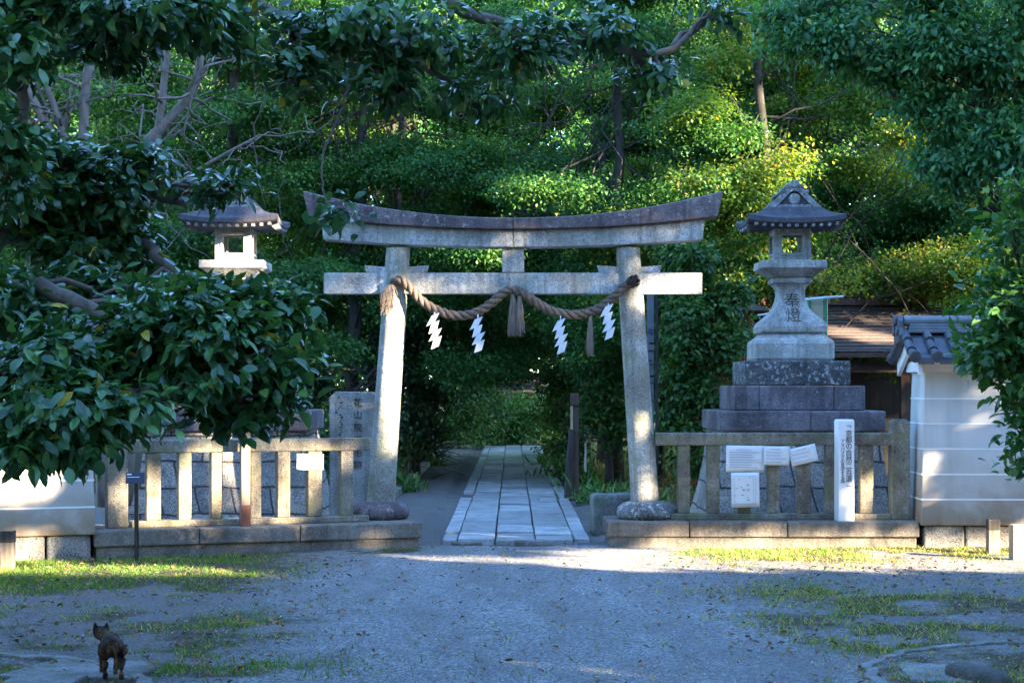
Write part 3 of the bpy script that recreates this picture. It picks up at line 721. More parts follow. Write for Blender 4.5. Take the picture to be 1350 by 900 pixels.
# ------------------------------------------------------------------ stone lanterns
def lantern(cx, cy, label, carved=True):
    root = thing('stone_lantern', label, 'stone lantern', (cx, cy, 0), 'pair of stone lanterns behind the fences'); c = (cx, cy, 0)
    # battered masonry base
    b = MB(); b.sqloft(c, [(1.06, 1.06, -.05), (1.0, 1.0, .12), (.92, .92, .42), (.86, .86, .72), (.82, .82, 1.085)]); b.build('masonry_base', MASONRY, root)
    for hw, z0, z1, mt in ((.87, 1.088, 1.30, STEP), (.69, 1.303, 1.565, STEP), (.56, 1.568, 1.828, TIERTOP)):
        b = MB()
        cuts = [-hw, -hw * .62, hw * .52, hw] if hw < .8 else [-hw, hw * .1, hw]
        if mt is TIERTOP: cuts = [-hw, hw]
        for s, t in zip(cuts[:-1], cuts[1:]): b.box((cx + (s + t) / 2, cy, (z0 + z1) / 2), (t - s - .003, 2 * hw, z1 - z0))
        b.build('step', mt, root, bevel=0.014)
    b = MB(); b.sqloft(c, [(.40, .40, 1.83), (.415, .415, 1.86), (.415, .415, 2.015), (.40, .40, 2.05), (.35, .35, 2.085), (.315, .315, 2.125)]); b.build('foot_block', GRANITE_PALE, root, bevel=0.008)
    b = MB(); pr = [(.335, 2.128), (.352, 2.15), (.355, 2.20), (.335, 2.245), (.285, 2.29), (.225, 2.345), (.18, 2.41), (.152, 2.48), (.142, 2.545), (.146, 2.60), (.165, 2.64), (.19, 2.668)]
    b.sqloft(c, [(r, r, z) for r, z in pr]); sh = b.build('shaft', GRANITE_PALE, root, bevel=0.012, smooth=False)
    b = MB(); b.sqloft(c, [(.205, .205, 2.670), (.215, .215, 2.685), (.215, .215, 2.715), (.195, .195, 2.732)]); b.build('neck', GRANITE_PALE, root, bevel=0.005)
    b = MB(); b.sqloft(c, [(.20, .20, 2.734), (.225, .225, 2.745), (.325, .325, 2.815), (.35, .35, 2.83), (.345, .345, 2.912)]); b.build('platform', GRANITE_PALE, root, bevel=0.006)
    # fire box with a window through each side
    fb = MB(); h = .20; z0, z1 = 2.914, 3.262; w = .112; wz0, wz1 = 3.0, 3.19
    for sx in (-1, 1):
        for sy in (-1, 1): fb.box((cx + sx * (h + w) / 2, cy + sy * (h + w) / 2, (z0 + z1) / 2), (h - w, h - w, z1 - z0))
    for zc0, zc1 in ((z0, wz0), (wz1, z1)):
        for s in (-1, 1):
            fb.box((cx, cy + s * (h + w) / 2, (zc0 + zc1) / 2), (2 * w - .002, h - w - .004, zc1 - zc0 - .002))
            fb.box((cx + s * (h + w) / 2, cy, (zc0 + zc1) / 2), (h - w - .004, 2 * w - .002, zc1 - zc0 - .002))
    fbo = fb.build('fire_box', GRANITE_PALE, root, bevel=0.006)
    fr = MB()
    for s in (-1, 1):
        for dx in (-1, 1): fr.box((cx + dx * .125, cy + s * .203, (wz0 + wz1) / 2), (.026, .012, .25)); fr.box((cx + s * .203, cy + dx * .125, (wz0 + wz1) / 2), (.012, .026, .25))
        for dz in (wz0 - .018, wz1 + .018): fr.box((cx, cy + s * .203, dz), (.222, .012, .026)); fr.box((cx + s * .203, cy, dz), (.012, .222, .026))
    fr.build('window_frame', GRANITE_PALE, fbo, bevel=0.003)
    # hip-and-gable roof: curved skirt, gable block, ridge
    NS = 8
    def ringpts(hx, hy, z, lift):
        pts = []
        for (ax, ay), (bx, by) in (((-1, -1), (1, -1)), ((1, -1), (1, 1)), ((1, 1), (-1, 1)), ((-1, 1), (-1, -1))):
            for i in range(NS):
                t = i / NS; u = abs(2 * t - 1) ** 3
                pts.append((cx + hx * (ax + (bx - ax) * t) * (1 + .02 * u), cy + hy * (ay + (by - ay) * t) * (1 + .02 * u), z + lift * u))
        return pts
    b = MB()
    b.rings([ringpts(.21, .21, 3.262, 0), ringpts(.36, .36, 3.27, .0), ringpts(.50, .50, 3.285, .035), ringpts(.515, .515, 3.30, .04), ringpts(.515, .515, 3.345, .045), ringpts(.42, .43, 3.385, .02),
             ringpts(.345, .37, 3.43, .005), ringpts(.275, .325, 3.482, 0)])
    ro = b.build('roof', ROOFSTONE, root, bevel=0)
    for s in (-1, 1):
        for i in range(11):
            t = -.43 + .086 * i; dz = 3.268 + .02 * abs(t / .43) ** 3
            b = MB(); b.box((cx + t, cy + s * .475, dz), (.035, .07, .03)); b.build('rafter', LICHENED, ro)
            if abs(t) < .42: b = MB(); b.box((cx + s * .475, cy + t, dz), (.07, .035, .03)); b.build('rafter', LICHENED, ro)
    b = MB(); prof = [(-.275, 3.478), (-.20, 3.545), (-.13, 3.62), (-.06, 3.69), (0, 3.715), (.06, 3.69), (.13, 3.62), (.20, 3.545), (.275, 3.478)]
    b.rings([[(cx + x, cy + y, z) for x, z in prof] for y in (-.30, .30)]); b.build('gable_block', ROOFSTONE, ro, bevel=0.004)
    for s in (-1, 1):      # verge boards and disc on both gables
        o_ = [(-.29, 3.478), (-.205, 3.56), (-.13, 3.638), (-.055, 3.712), (0, 3.742), (.055, 3.712), (.13, 3.638), (.205, 3.56), (.29, 3.478)]
        i_ = [(-.20, 3.478), (-.15, 3.528), (-.095, 3.585), (-.04, 3.640), (0, 3.655), (.04, 3.640), (.095, 3.585), (.15, 3.528), (.20, 3.478)]
        ya, yb = cy + s * .296, cy + s * .335; b = MB()
        for k in range(8):
            q = [o_[k], o_[k + 1], i_[k + 1], i_[k]]
            b.add([(cx + x, ya, z) for x, z in q] + [(cx + x, yb, z) for x, z in q], [(0, 1, 2, 3), (7, 6, 5, 4), (0, 4, 5, 1), (1, 5, 6, 2), (2, 6, 7, 3), (3, 7, 4, 0)])
        rs = []
        for y, r in ((cy + s * .29, .062), (cy + s * .322, .062), (cy + s * .33, .05)):
            rs.append([(cx + r * math.cos(a * math.pi / 10), y, 3.565 + r * math.sin(a * math.pi / 10)) for a in range(20)])
        b.rings(rs)
        b.box((cx, cy + s * .31, 3.492), (.36, .03, .028)); b.build('gable_ornament', LICHENED, ro)
    b = MB(); b.rings([[(cx + x, cy + y, z) for x, z in ((-.06, 3.69), (-.055, 3.735), (-.03, 3.765), (.03, 3.765), (.055, 3.735), (.06, 3.69))] for y in (-.345, .345)])
    for s in (-1, 1): b.tube([(cx + s * .075, cy - .34, 3.70), (cx + s * .075, cy + .34, 3.70)], .022, 8); b.tube([(cx + s * .135, cy - .34, 3.645), (cx + s * .135, cy + .34, 3.645)], .02, 8)
    b.build('ridge', LICHENED, ro, bevel=0.006)
    # the carved characters lie on the concave front of the shaft
    if carved:
        for ch, zc in (('奉', 2.49), ('燈', 2.325)):
            r0 = np.interp(zc, [p[1] for p in pr], [p[0] for p in pr]); r1 = np.interp(zc + .07, [p[1] for p in pr], [p[0] for p in pr]); r2 = np.interp(zc - .07, [p[1] for p in pr], [p[0] for p in pr])
            me = text('lettering', ch, .17, CARVED, Matrix.Identity(4), thick=0.0)
            co = np.array([v.co[:] for v in me.vertices]); cc = (co.max(0) + co.min(0)) / 2
            bm = bmesh.new(); bm.from_mesh(me)
            bmesh.ops.triangulate(bm, faces=bm.faces); bmesh.ops.subdivide_edges(bm, edges=[e for e in bm.edges if e.calc_length() > .03], cuts=2)
            for v in bm.verts:
                z = zc + (v.co.y - cc[1]); r = np.interp(z, [p[1] for p in pr], [p[0] for p in pr])
                v.co = Vector((v.co.x - cc[0], -r - .004, z))
            bm.to_mesh(me); bm.free(); me.materials.append(CARVED)
            o = bpy.data.objects.new('lettering', me); COL.objects.link(o); o.parent = sh
    return root
LX = 3.03
lan = lantern(LX, 19.85, 'tall stone lantern beside the low shingle roof, two characters carved on its shaft')
lan2 = copy_tree(lan); lan2.location = (-LX + .02, 19.85, 0); lan2['label'] = 'tall stone lantern half hidden behind the leafy boughs of the big evergreen'

# ------------------------------------------------------------------ plaster walls with tiled roofs
def wall(corner, ang, length, side, label):
    """corner: front end corner at the ground; the wall runs from there along +x of its own frame (side=1) or -x (side=-1)"""
    root = bpy.data.objects.new('plaster_wall', None); COL.objects.link(root); root.location = corner; root.rotation_euler = (0, 0, ang); tag(root, label, 'wall')
    s = side; th = .74
    def bld(b, name, mat, parent=root, **k):
        o = b.build(name, mat, None, **k); o.parent = parent; return o
    def xb(x0, x1, y0, y1, z0, z1, b): b.box((s * (x0 + x1) / 2, (y0 + y1) / 2, (z0 + z1) / 2), (abs(x1 - x0), y1 - y0, z1 - z0))
    b = MB()   # battered body
    z0, z1 = .215, 1.70; bt = .055
    vs = [(0, 0, z0), (s * length, 0, z0), (s * length, th, z0), (0, th, z0), (s * bt * .8, bt, z1), (s * length, bt, z1), (s * length, th - bt, z1), (s * bt * .8, th - bt, z1)]
    b.add(vs, [(3, 2, 1, 0), (4, 5, 6, 7), (0, 1, 5, 4), (1, 2, 6, 5), (2, 3, 7, 6), (3, 0, 4, 7)]); bld(b, 'body', PLASTER, bevel=0.012)
    b = MB()
    for z in (.466, .708, .952, 1.196, 1.438):
        k = (z - z0) / (z1 - z0) * bt
        xb(k * .8 - .004, length, k - .004, k + .02, z - .008, z + .008, b); xb(k * .8 - .004, k * .8 + .02, k + .021, th - k, z - .008, z + .008, b)
    bld(b, 'white_line', PLASTER_LINE)
    rg = random.Random(3); x = .03
    while x < length:
        w = rg.uniform(.34, .6); b = MB(); c = (s * (x + w / 2), th / 2 + rg.uniform(-.01, .01), .06)
        b.box(c, (w - .015, th - .05, .305), rg.uniform(-.015, .015)); bld(b, 'footing_stone', FOOTING, bevel=0.02); x += w
    # eave board, gable, roof
    b = MB(); xb(.0, length, -.02, th + .02, 1.695, 1.80, b); bld(b, 'eave_board', PLASTER_LINE, bevel=0.006)
    yc = th / 2; ze, zr, ov = 1.80, 2.03, .17
    b = MB()
    for x0, x1, ins in ((.02, length, .05),):
        pr = [(-ov + ins, ze), (yc, zr - .03), (th + ov - ins, ze)]
        b.rings([[(s * x, y, z) for y, z in pr] for x in (x0, x1)])
    bld(b, 'gable', PLASTER_LINE)
    b = MB()
    for sg in (-1, 1):   # bargeboards
        ye = -ov - .01 if sg < 0 else th + ov + .01
        q = [(ye, ze - .14), (ye, ze - .01), (yc, zr + .01), (yc, zr - .13)]
        b.add([(s * -.06, y, z) for y, z in q] + [(s * -.02, y, z) for y, z in q], [(0, 1, 2, 3), (7, 6, 5, 4), (0, 4, 5, 1), (1, 5, 6, 2), (2, 6, 7, 3), (3, 7, 4, 0)])
    bld(b, 'bargeboard', PLASTER_LINE, bevel=0.004)
    b = MB()
    for sg in (-1, 1):
        ye = -ov - .05 if sg < 0 else th + ov + .05
        prf = [(0.0, zr + .03), (.33, zr - .085), (.66, zr - .185), (1.0, ze - .005)]
        yy = lambda t: yc + (ye - yc) * t
        vs = [(s * xx, yy(t), z + dz) for xx in (-.11, length) for dz in (0, .035) for t, z in prf]
        b.add(vs, [tuple(range(0, 4)) + tuple(range(7, 3, -1)), tuple(range(8, 12)) + tuple(range(15, 11, -1))] + [(i, i + 1, i + 9, i + 8) for i in range(3)] + [(4 + i, 5 + i, 13 + i, 12 + i) for i in range(3)] + [(3, 7, 15, 11), (0, 8, 12, 4)])
        x = -.10; 
        while x < length:                                     # cover tiles in courses down the slope
            for k in range(3):
                (t0, za), (t1, zb) = prf[k], prf[k + 1]
                p0 = Vector((s * x, yy(t0 + .02), za + .045)); p1 = Vector((s * x, yy(t1 + .05), zb + .052))
                b.tube([p0, p0.lerp(p1, .7), p1, p1 + Vector((0, .004 * sg, -.001))], [.04, .044, .05, .034], 10)
            e = Vector((s * x, ye, prf[3][1] + .045)); b.tube([e, e + Vector((0, sg * .03, -.006))], .055, 12)
            x2 = x + .105; b.box((s * x2, ye + sg * .008, prf[3][1] - .002), (.15, .03, .05), 0)
            x += .21
    bld(b, 'roof_tiles', TILE)
    b = MB()
    for k in range(3): b.box((s * (length / 2 - .03), yc, zr + .065 + k * .030), (length + .08 - k * .02, .20 - k * .035, .031))
    b.tube([(s * -.10, yc, zr + .17), (s * length, yc, zr + .17)], .055, 14); bld(b, 'ridge', RIDGETILE, bevel=0.006)
    b = MB(); pr = [(-.12, -.05), (-.14, .03), (-.10, .10), (-.09, .17), (-.05, .22), (.05, .22), (.09, .17), (.10, .10), (.14, .03), (.12, -.05)]
    b.rings([[(s * x, yc + y, zr + z) for y, z in pr] for x in (-.17, -.115)])
    b.tube([(s * -.20, yc, zr + .17), (s * -.17, yc, zr + .17)], .06, 16); b.tube([(s * -.19, yc - .08, zr + .07), (s * -.17, yc - .08, zr + .07)], .05, 12); b.tube([(s * -.19, yc + .08, zr + .07), (s * -.17, yc + .08, zr + .07)], .05, 12)
    bld(b, 'ridge_end_tile', TILE, bevel=0.008)
    return root
wall((3.945, 17.56, 0), R(-1.5), 9.0, 1, 'white plaster wall with grey tiled roof beside the fence of four notices')
lw = on_left(126, 0.0); wall((lw.x, lw.y, 0), FA, 9.0, -1, 'white plaster wall behind the big evergreen boughs, stained along its foot')
# ------------------------------------------------------------------ sacred rope, tassels, paper streamers
RY = TD - .165
def rp(px, py, dy=0.0): return Vector(((px - CX) * (RY + dy) / F, RY + dy, GZ(py, RY + dy)))
rope_pts = [rp(515, 379, .10), rp(521, 371, .03), rp(529, 369, 0), rp(540, 379), rp(553, 394), rp(570, 406), rp(590, 414), rp(611, 416), rp(632, 410), rp(650, 398), rp(664, 386), rp(677, 382),
            rp(691, 387), rp(706, 398), rp(724, 408), rp(745, 414), rp(766, 414), rp(788, 407), rp(806, 395), rp(820, 381), rp(832, 373, 0), rp(838, 371, -.02)]
rope = thing('sacred_rope', 'thick twisted straw rope swagged in two loops across the torii gate', 'rope', (0.01, RY, 2.35))
cl, LR = resample(rope_pts, 420)
def hang_tuft(px, py, length, r0, r1, n, name='tassel', dirv=(0, 0, -1), jit=.02, dy=-.01, bind=True):
    b = MB(); rg = random.Random(int(px)); top = rp(px, py, dy); dv = Vector(dirv).normalized()
    for i in range(n):
        a = rg.uniform(0, 6.283); q = math.sqrt(rg.random()); o = Vector((math.cos(a) * q, math.sin(a) * q, 0))
        l = length * rg.uniform(.82, 1.05)
        e = top + dv * l + o * r1 + Vector((rg.gauss(0, jit), rg.gauss(0, jit), 0)) * .5
        m_ = top + dv * l * .45 + o * (r0 * .35 + r1 * .65)
        b.tube([top + o * r0 * .6, top + dv * l * .15 + o * r0, m_, e], [.006, .0065, .006, .003], 4)
    if bind: b.tube([top + dv * length * .13, top + dv * length * .19], r0 * 1.25, 10)
    return b.build(name, TASSEL, rope)
b = MB()
for k in range(3):
    pts = []
    for i in range(420):
        t = cl[min(i + 1, 419)] - cl[max(i - 1, 0)]; t = Vector(t).normalized(); a_ = t.cross(Vector((0, 1, 0))).normalized(); c_ = t.cross(a_)
        s = i / 419 * LR; ph = s * 2 * math.pi / .235 + k * 2.094; r = .023 * (1 - .25 * max(0, 1 - s / .2))
        pts.append(Vector(cl[i]) + a_ * r * math.cos(ph) + c_ * r * math.sin(ph))
    b.tube(pts, [.0255 * (1 + .05 * math.sin(i * 1.9 + k)) for i in range(420)], 9)
b.build('twisted_cord', ROPE, rope, smooth=True)
# frayed ends at the two pillars
b = MB(); rg = random.Random(5)
for i in range(150):
    st = rp(517 + rg.uniform(-3, 3), 376 + rg.uniform(-3, 3), .03); e = rp(507 + rg.uniform(-6, 12) , 404 + rg.uniform(-10, 12), rg.uniform(-.04, .0)); m_ = st.lerp(e, .45) + Vector((rg.gauss(-.012, .018), -.045, .01))
    b.tube([st, m_, e], [.005, .0048, .0022], 4)
b.build('frayed_end', TASSEL, rope)
b = MB()
for i in range(170):
    a = rg.uniform(0, 6.283); q = math.sqrt(rg.random()); c0 = rp(833, 373, -.02); d = Vector((.010, -.05, .016))
    b.tube([c0 + Vector((math.cos(a) * .028 * q, 0, math.sin(a) * .028 * q)), c0 + d * .6 + Vector((math.cos(a) * .062 * q, 0, math.sin(a) * .055 * q - .005)), c0 + d * rg.uniform(.9, 1.5) + Vector((math.cos(a) * .066 * q, -.01, math.sin(a) * .066 * q - .006))], [.006, .006, .004], 4)
b.build('cut_end', ROPE, rope)
hang_tuft(676, 388, .40, .022, .048, 70); hang_tuft(685, 390, .385, .02, .045, 60); hang_tuft(778.5, 416, .385, .018, .033, 55)
def streamer(px, py, label, lean, flip=1):
    root = thing('paper_streamer', label, 'paper streamer', rp(px, py, -.03), 'zigzag paper streamers hung from the rope')
    b = MB(); W, H = .082, .105; x, z = 0.0, 0.0; c0 = rp(px, py, -.045)
    for k in range(4):
        dx = -.055 if k % 2 == 0 else -.03
        yaw = .35 if k % 2 else -.25; 
        p = [(x, z), (x + W, z + .030), (x + W + dx, z + .030 - H), (x + dx, z - H)]
        n = []
        for (qx, qz) in p: n.append(Vector((qx * math.cos(yaw) , qx * math.sin(yaw) * .6 - .010 * k, qz)))
        vs = [c0 + v for v in n] + [c0 + v + Vector((0, .0012, 0)) for v in n]
        b.add(vs, [(0, 1, 2, 3), (7, 6, 5, 4), (0, 4, 5, 1), (1, 5, 6, 2), (2, 6, 7, 3), (3, 7, 4, 0)])
        x += dx + W * .62 + lean; z += -H + .030
    st = MB(); st.box((c0.x + .03, c0.y + .01, c0.z + .02), (.012, .012, .06)); st.build('paper_loop', PAPER, root)
    o = b.build('paper_fold', PAPER, root)
    # streamers lean the way the fold runs
    return root
streamer(569, 416, 'white zigzag paper streamer next to the sunlit pillar', .004)
streamer(626, 421, 'white zigzag paper streamer between the sunlit pillar and the twin straw tassels', .003)
streamer(735, 423, 'white zigzag paper streamer between the twin tassels and the single tassel', .003)
streamer(798, 404, 'white zigzag paper streamer between the single tassel and the pillar with the cut rope end', .003)

# ------------------------------------------------------------------ monument slab, signs, notices, stakes
mon = thing('stone_monument', 'upright stone slab carved with a column of characters beside the torii pillar', 'stone monument', (GX(467, 19.3), 19.3, 0))
mD = 19.3; x0, x1 = GX(434, mD), GX(500, mD); zt = GZ(516, mD)
b = MB(); c = (x0 + x1) / 2; hw = (x1 - x0) / 2
b.rings([[(c - hw, y, -.05), (c + hw, y, -.05), (c + hw, y, zt - .07), (c + hw - .07, y, zt - .005), (c - hw + .07, y, zt), (c - hw, y, zt - .06)] for y in (mD, mD + .22)])
slab = b.build('slab', SLABSTONE, mon, bevel=0.012)
b = MB(); b.box((c, mD + .1, .07), (2 * hw + .3, .55, .2)); b.build('footing', GRANITE_FENCE, mon, bevel=0.02)
vtext('lettering', '花山院邸宅跡', size=.095, pitch=.132, mat=CARVED, parent=slab, top=(GX(472, mD), mD - .004, GZ(530, mD)), thick=.006)
b = MB(); rg = random.Random(9)
for k in range(26): b.box((GX(449, mD) + rg.gauss(0, .02), mD - .003, GZ(524, mD) - k * .026), (rg.uniform(.01, .035), .006, rg.uniform(.005, .02)), 0)
b.build('lettering', CARVED, slab)

p = on_left(180, -.25); sg = thing('info_sign', 'small dark blue sign board with white print on a slim black post', 'sign', (p.x, p.y, 0))
b = MB(); b.box((p.x, p.y, .38), (.035, .035, .82)); b.build('post', BLACKMETAL, sg, bevel=0.004)
b = MB(); b.box((p.x - .005, p.y - .03, GZ(629.5, p.y)), (25 * p.y / F, .012, 15 * p.y / F), 0, 1, R(-12)); pn = b.build('panel', NAVY, sg, bevel=0.002)
b = MB(); zc = GZ(629.5, p.y)
for k, (w, dz, h) in enumerate(((.04, .033, .012), (.11, .008, .006), (.06, -.028, .006))): b.box((p.x - .075 + w / 2, p.y - .0385 + dz * -.2, zc + dz), (w, .003, h), 0, 1, R(-12))
b.build('print', PAPER, pn)

p = on_left(323, .10); st = thing('timber_stake', 'tall square timber stake with rusty brown foot sleeve standing before the fence rail', 'stake', (p.x, p.y, TOPZ))
b = MB(); b.sqloft((p.x, p.y, 0), [(.042, .042, TOPZ), (.042, .042, GZ(545, p.y)), (.034, .034, GZ(543, p.y))], FA); b.build('shaft', WOOD_GREY, st, bevel=0.004)
b = MB(); b.sqloft((p.x, p.y, 0), [(.0465, .0465, TOPZ + .001), (.0465, .0465, GZ(665, p.y))], FA); b.build('sleeve', RUST, st, bevel=0.003)

def notice(px0, py0, px1, py1, pos, ang, label, lines, tilt=0.0, frame=False, rx=0.0):
    c = pos; D = c.y; w, h = (px1 - px0) * D / F, (py1 - py0) * D / F; zc = GZ((py0 + py1) / 2, D)
    root = bpy.data.objects.new('paper_notice', None); COL.objects.link(root); root.location = (c.x, c.y, zc); root.rotation_euler = (R(rx), tilt, ang); tag(root, label, 'notice')
    b = MB(); n = 6; vs = []; rg = random.Random(int(px0))
    for i in range(n + 1):
        for j in range(n + 1):
            vs.append(((i / n - .5) * w, -.006 * math.sin(i * 1.1 + j * .5) * .6 - .002 * ((i - 3) ** 2) / 3, (j / n - .5) * h))
    fs = [(i * (n + 1) + j, (i + 1) * (n + 1) + j, (i + 1) * (n + 1) + j + 1, i * (n + 1) + j + 1) for i in range(n) for j in range(n)]
    b.add(vs, fs); o = b.build('sheet', PAPER, None, smooth=True); o.parent = root; so = o.modifiers.new('thick', 'SOLIDIFY'); so.thickness = .0015
    b = MB()
    if frame:
        for k in range(14):
            b.box((rg.uniform(-.36, .2) * w, -.012, rg.uniform(-.38, .38) * h), (rg.uniform(.008, .03), .001, rg.uniform(.006, .02)), 0)
        for x in (-.4, .28, .36): b.box((x * w, -.012, 0), (.003, .001, h * .8))
        for z in (-.4, .4): b.box((-.02 * w, -.012, z * h), (w * .76, .001, .003))
    else:
        for k in range(lines):
            z = (.34 - .66 * k / max(1, lines - 1)) * h; l = rg.uniform(.55, .84) * w
            if k == 0: l = .4 * w
            b.box((-.42 * w + l / 2 + (.18 * w if k == 0 else 0), -.0125, z), (l, .001, .0045))
    o = b.build('print', PRINT, None); o.parent = root
    return root
pl = on_left(408.5, .245); notice(391, 598, 427, 619, pl, FA, 'white paper notice on the fence between the timber stake and the torii pillar', 4, 0.03)
pr_ = lambda px: Vector((GX(px, 17.83), 17.83, 0))
notice(957, 587, 1007.5, 622, pr_(982.2), 0, 'largest white paper notice with many printed lines, fixed under the fence rail', 8, R(.8))
notice(964, 622.5, 1001, 668.5, Vector((GX(982.5, 17.815), 17.815, 0)), 0, 'upright white notice with a framed diagram hanging below the largest notice', 0, R(-1), True)
notice(1006.5, 588, 1040.5, 613, Vector((GX(1023.5, 17.815), 17.815, 0)), 0, 'small level white notice between the largest notice and the tilted one', 5, R(1))
notice(1041, 588, 1077, 611, pr_(1059), 0, 'small white notice hung crooked, tilted up beside the white marker post', 4, R(-13))

mp = Vector((GX(1113, 17.72), 17.72, 0)); mk = thing('marker_post', 'square white marker post with two vertical lines of black characters', 'marker post', (mp.x, mp.y, TOPZ))
b = MB(); b.sqloft((mp.x, mp.y, 0), [(.078, .078, TOPZ), (.078, .078, GZ(555, mp.y)), (.070, .070, GZ(552.5, mp.y))], R(6)); sh = b.build('shaft', WHITEPAINT, mk, bevel=0.003)
fr_ = lambda dx: (mp.x + dx * math.cos(R(6)), mp.y - .0795 + dx * math.sin(R(6)), 0)
q = fr_(.03); vtext('lettering', '「京都の自然二百選」', size=.068, pitch=.0632, mat=INK, parent=sh, top=(q[0], q[1] - .006, GZ(562, mp.y)), rz=R(6), thick=.0005)
q = fr_(-.03); vtext('lettering', 'アオバズクの見学する森', size=.045, pitch=.0385, mat=INK, parent=sh, top=(q[0], q[1] - .003, GZ(581, mp.y)), rz=R(6), thick=.0005)

def stake(px, D, w, ztop, label, mat, cap, ang=0.0, dark=True):
    x = GX(px, D); root = thing('short_post', label, 'post', (x, D, 0))
    b = MB(); b.sqloft((x, D, 0), [(w / 2, w / 2, -.05), (w / 2, w / 2, ztop - .001)], ang); b.build('shaft', mat, root, bevel=0.005)
    if dark: b = MB(); b.sqloft((x, D, 0), [(w / 2 + .002, w / 2 + .002, ztop - .1), (w / 2 + .002, w / 2 + .002, ztop)], ang); b.build('cap', cap, root, bevel=0.004)
stake(10.5, 15.6, .105, GZ(699, 15.6), 'short mossy wooden post with blackened top before the stained wall', WOOD_GREY, WOOD_DARK)
stake(1309, 16.9, .105, GZ(684, 16.9), 'short dark-topped post standing against the wall footing', WOOD_GREY, WOOD_DARK)
stake(1341, 16.3, .115, GZ(691, 16.3), 'short pale sunlit wooden post in the worn grass', WOOD_PALE, WOOD_PALE, .1, False)

# boulder behind the pillar, rock at the lower corner
def boulder(name, label, c, s, mat, seed, rz=0, cuts=5, amp=.08, pw=4):
    bm = bmesh.new(); bmesh.ops.create_cube(bm, size=1.0); bmesh.ops.subdivide_edges(bm, edges=bm.edges, cuts=cuts, use_grid_fill=True)
    rg = np.random.default_rng(seed); k = rg.normal(0, 1, (4, 3)) * 4; ph = rg.random(4) * 6
    for v in bm.verts:
        p = Vector(v.co); q = (abs(p.x * 2) ** pw + abs(p.y * 2) ** pw + abs(p.z * 2) ** pw) ** (1 / pw); p = p / max(q, .2) * max(abs(p.x), abs(p.y), abs(p.z)) * 2
        d = sum(math.sin(float(np.dot(k[i], p)) + ph[i]) for i in range(4)) / 4; v.co = p * (1 + amp * d)
    me = bpy.data.meshes.new(name); bm.to_mesh(me); bm.free(); me.transform(Matrix.Diagonal((*s, 1)))
    for f in me.polygons: f.use_smooth = True
    me.materials.append(mat); o = bpy.data.objects.new(name, me); COL.objects.link(o); o.location = c; o.rotation_euler = (0, 0, rz)
    return tag(o, label, 'rock')
boulder('boulder', 'squarish mossy stone block tucked behind the foot of the torii pillar', (GX(814, 19.6), 19.6, .17), (.56, .5, .47), ROCK, 2, .06, 9, .045, 14)
boulder('rock', 'dark elongated rock half sunk in the turf inside the curved kerb', (2.46, 9.58, .0), (.14, .50, .17), DARKROCK, 5, .40, 6, .10, 3.5)
boulder('rock', 'small rounded stone lying beside the boulder behind the pillar', (GX(826, 22.5), 22.5, .12), (.25, .22, .26), ROCK, 8, .3, 4, .1, 4)

# ------------------------------------------------------------------ behind the gate
def post_box(x, y, w, z, mat, root, name='post', lean=0.0, z0=-.05):
    b = MB(); b.add([(x - w / 2, y - w / 2, z0), (x + w / 2, y - w / 2, z0), (x + w / 2, y + w / 2, z0), (x - w / 2, y + w / 2, z0)] + [(x + lean + a * w / 2, y + c_ * w / 2, z) for a, c_ in ((-1, -1), (1, -1), (1, 1), (-1, 1))],
                    [(3, 2, 1, 0), (4, 5, 6, 7), (0, 1, 5, 4), (1, 2, 6, 5), (2, 3, 7, 6), (3, 0, 4, 7)]); return b.build(name, mat, root, bevel=.004)
D = 25.4; t = thing('notice_post', 'brown timber post with small roofed head beside the paved path', 'post', (GX(759, D), D, 0))
post_box(GX(759, D), D, .085, GZ(522, D), WOOD_BROWN, t, 'shaft'); b = MB(); b.box((GX(757.5, D), D - .02, GZ(526, D)), (.12, .12, .17)); b.build('head', WOOD_BROWN, t, bevel=.006)
b = MB(); b.box((GX(753.5, D), D - .055, GZ(551, D)), (.035, .02, .34)); b.build('pale_strip', WOOD_PALE, t)
t = thing('leaning_stake', 'dark bark stake leaning against the brown notice post', 'stake', (GX(749, D), D - .1, 0)); b = MB()
b.tube([(GX(748, D), D - .15, -.05), (GX(750, D), D - .12, .5), (GX(754, D), D - .08, GZ(566, D))], [.055, .05, .045], 9); b.build('bark_pole', BARK, t)
D = 29.5; t = thing('cloth_banner', 'narrow pale cloth banner on a pole in front of the hedge', 'banner', (GX(777, D), D, 0))
b = MB(); b.tube([(GX(772, D), D, 0), (GX(772, D), D, GZ(515, D))], .018, 8); b.build('pole', CLOTH, t)
b = MB(); n = 10; b.rings([[(GX(774, D) + .012 * math.sin(i), D - .02, GZ(546 + 3.2 * i, D)), (GX(782.5, D) + .015 * math.sin(i * .9), D + .03 * math.sin(i * .7), GZ(546 + 3.2 * i, D)), (GX(782.5, D) + .015 * math.sin(i * .9), D + .012 + .03 * math.sin(i * .7), GZ(546 + 3.2 * i, D)), (GX(774, D) + .012 * math.sin(i), D - .008, GZ(546 + 3.2 * i, D))] for i in range(n)]); b.build('cloth', CLOTH, t)
D = 38.5; t = thing('direction_sign', 'small weathered board on a pale pipe beside the far lane', 'sign', (GX(570, D), D, 0))
b = MB(); b.tube([(GX(572, D), D, 0), (GX(568.5, D), D, GZ(548, D))], .03, 9); b.build('pipe', CLOTH, t)
b = MB(); b.box((GX(567.5, D), D - .04, GZ(542, D)), (17.5 * D / F, .03, 17 * D / F), R(-8), 1, 0, R(-4)); bo = b.build('board', WOOD_PALE, t, bevel=.005)
b = MB(); b.box((GX(567.5, D), D - .065, GZ(540, D)), (13 * D / F, .006, .03), R(-8), 1, 0, R(-12)); b.build('arrow_mark', WOOD_DARK, bo)
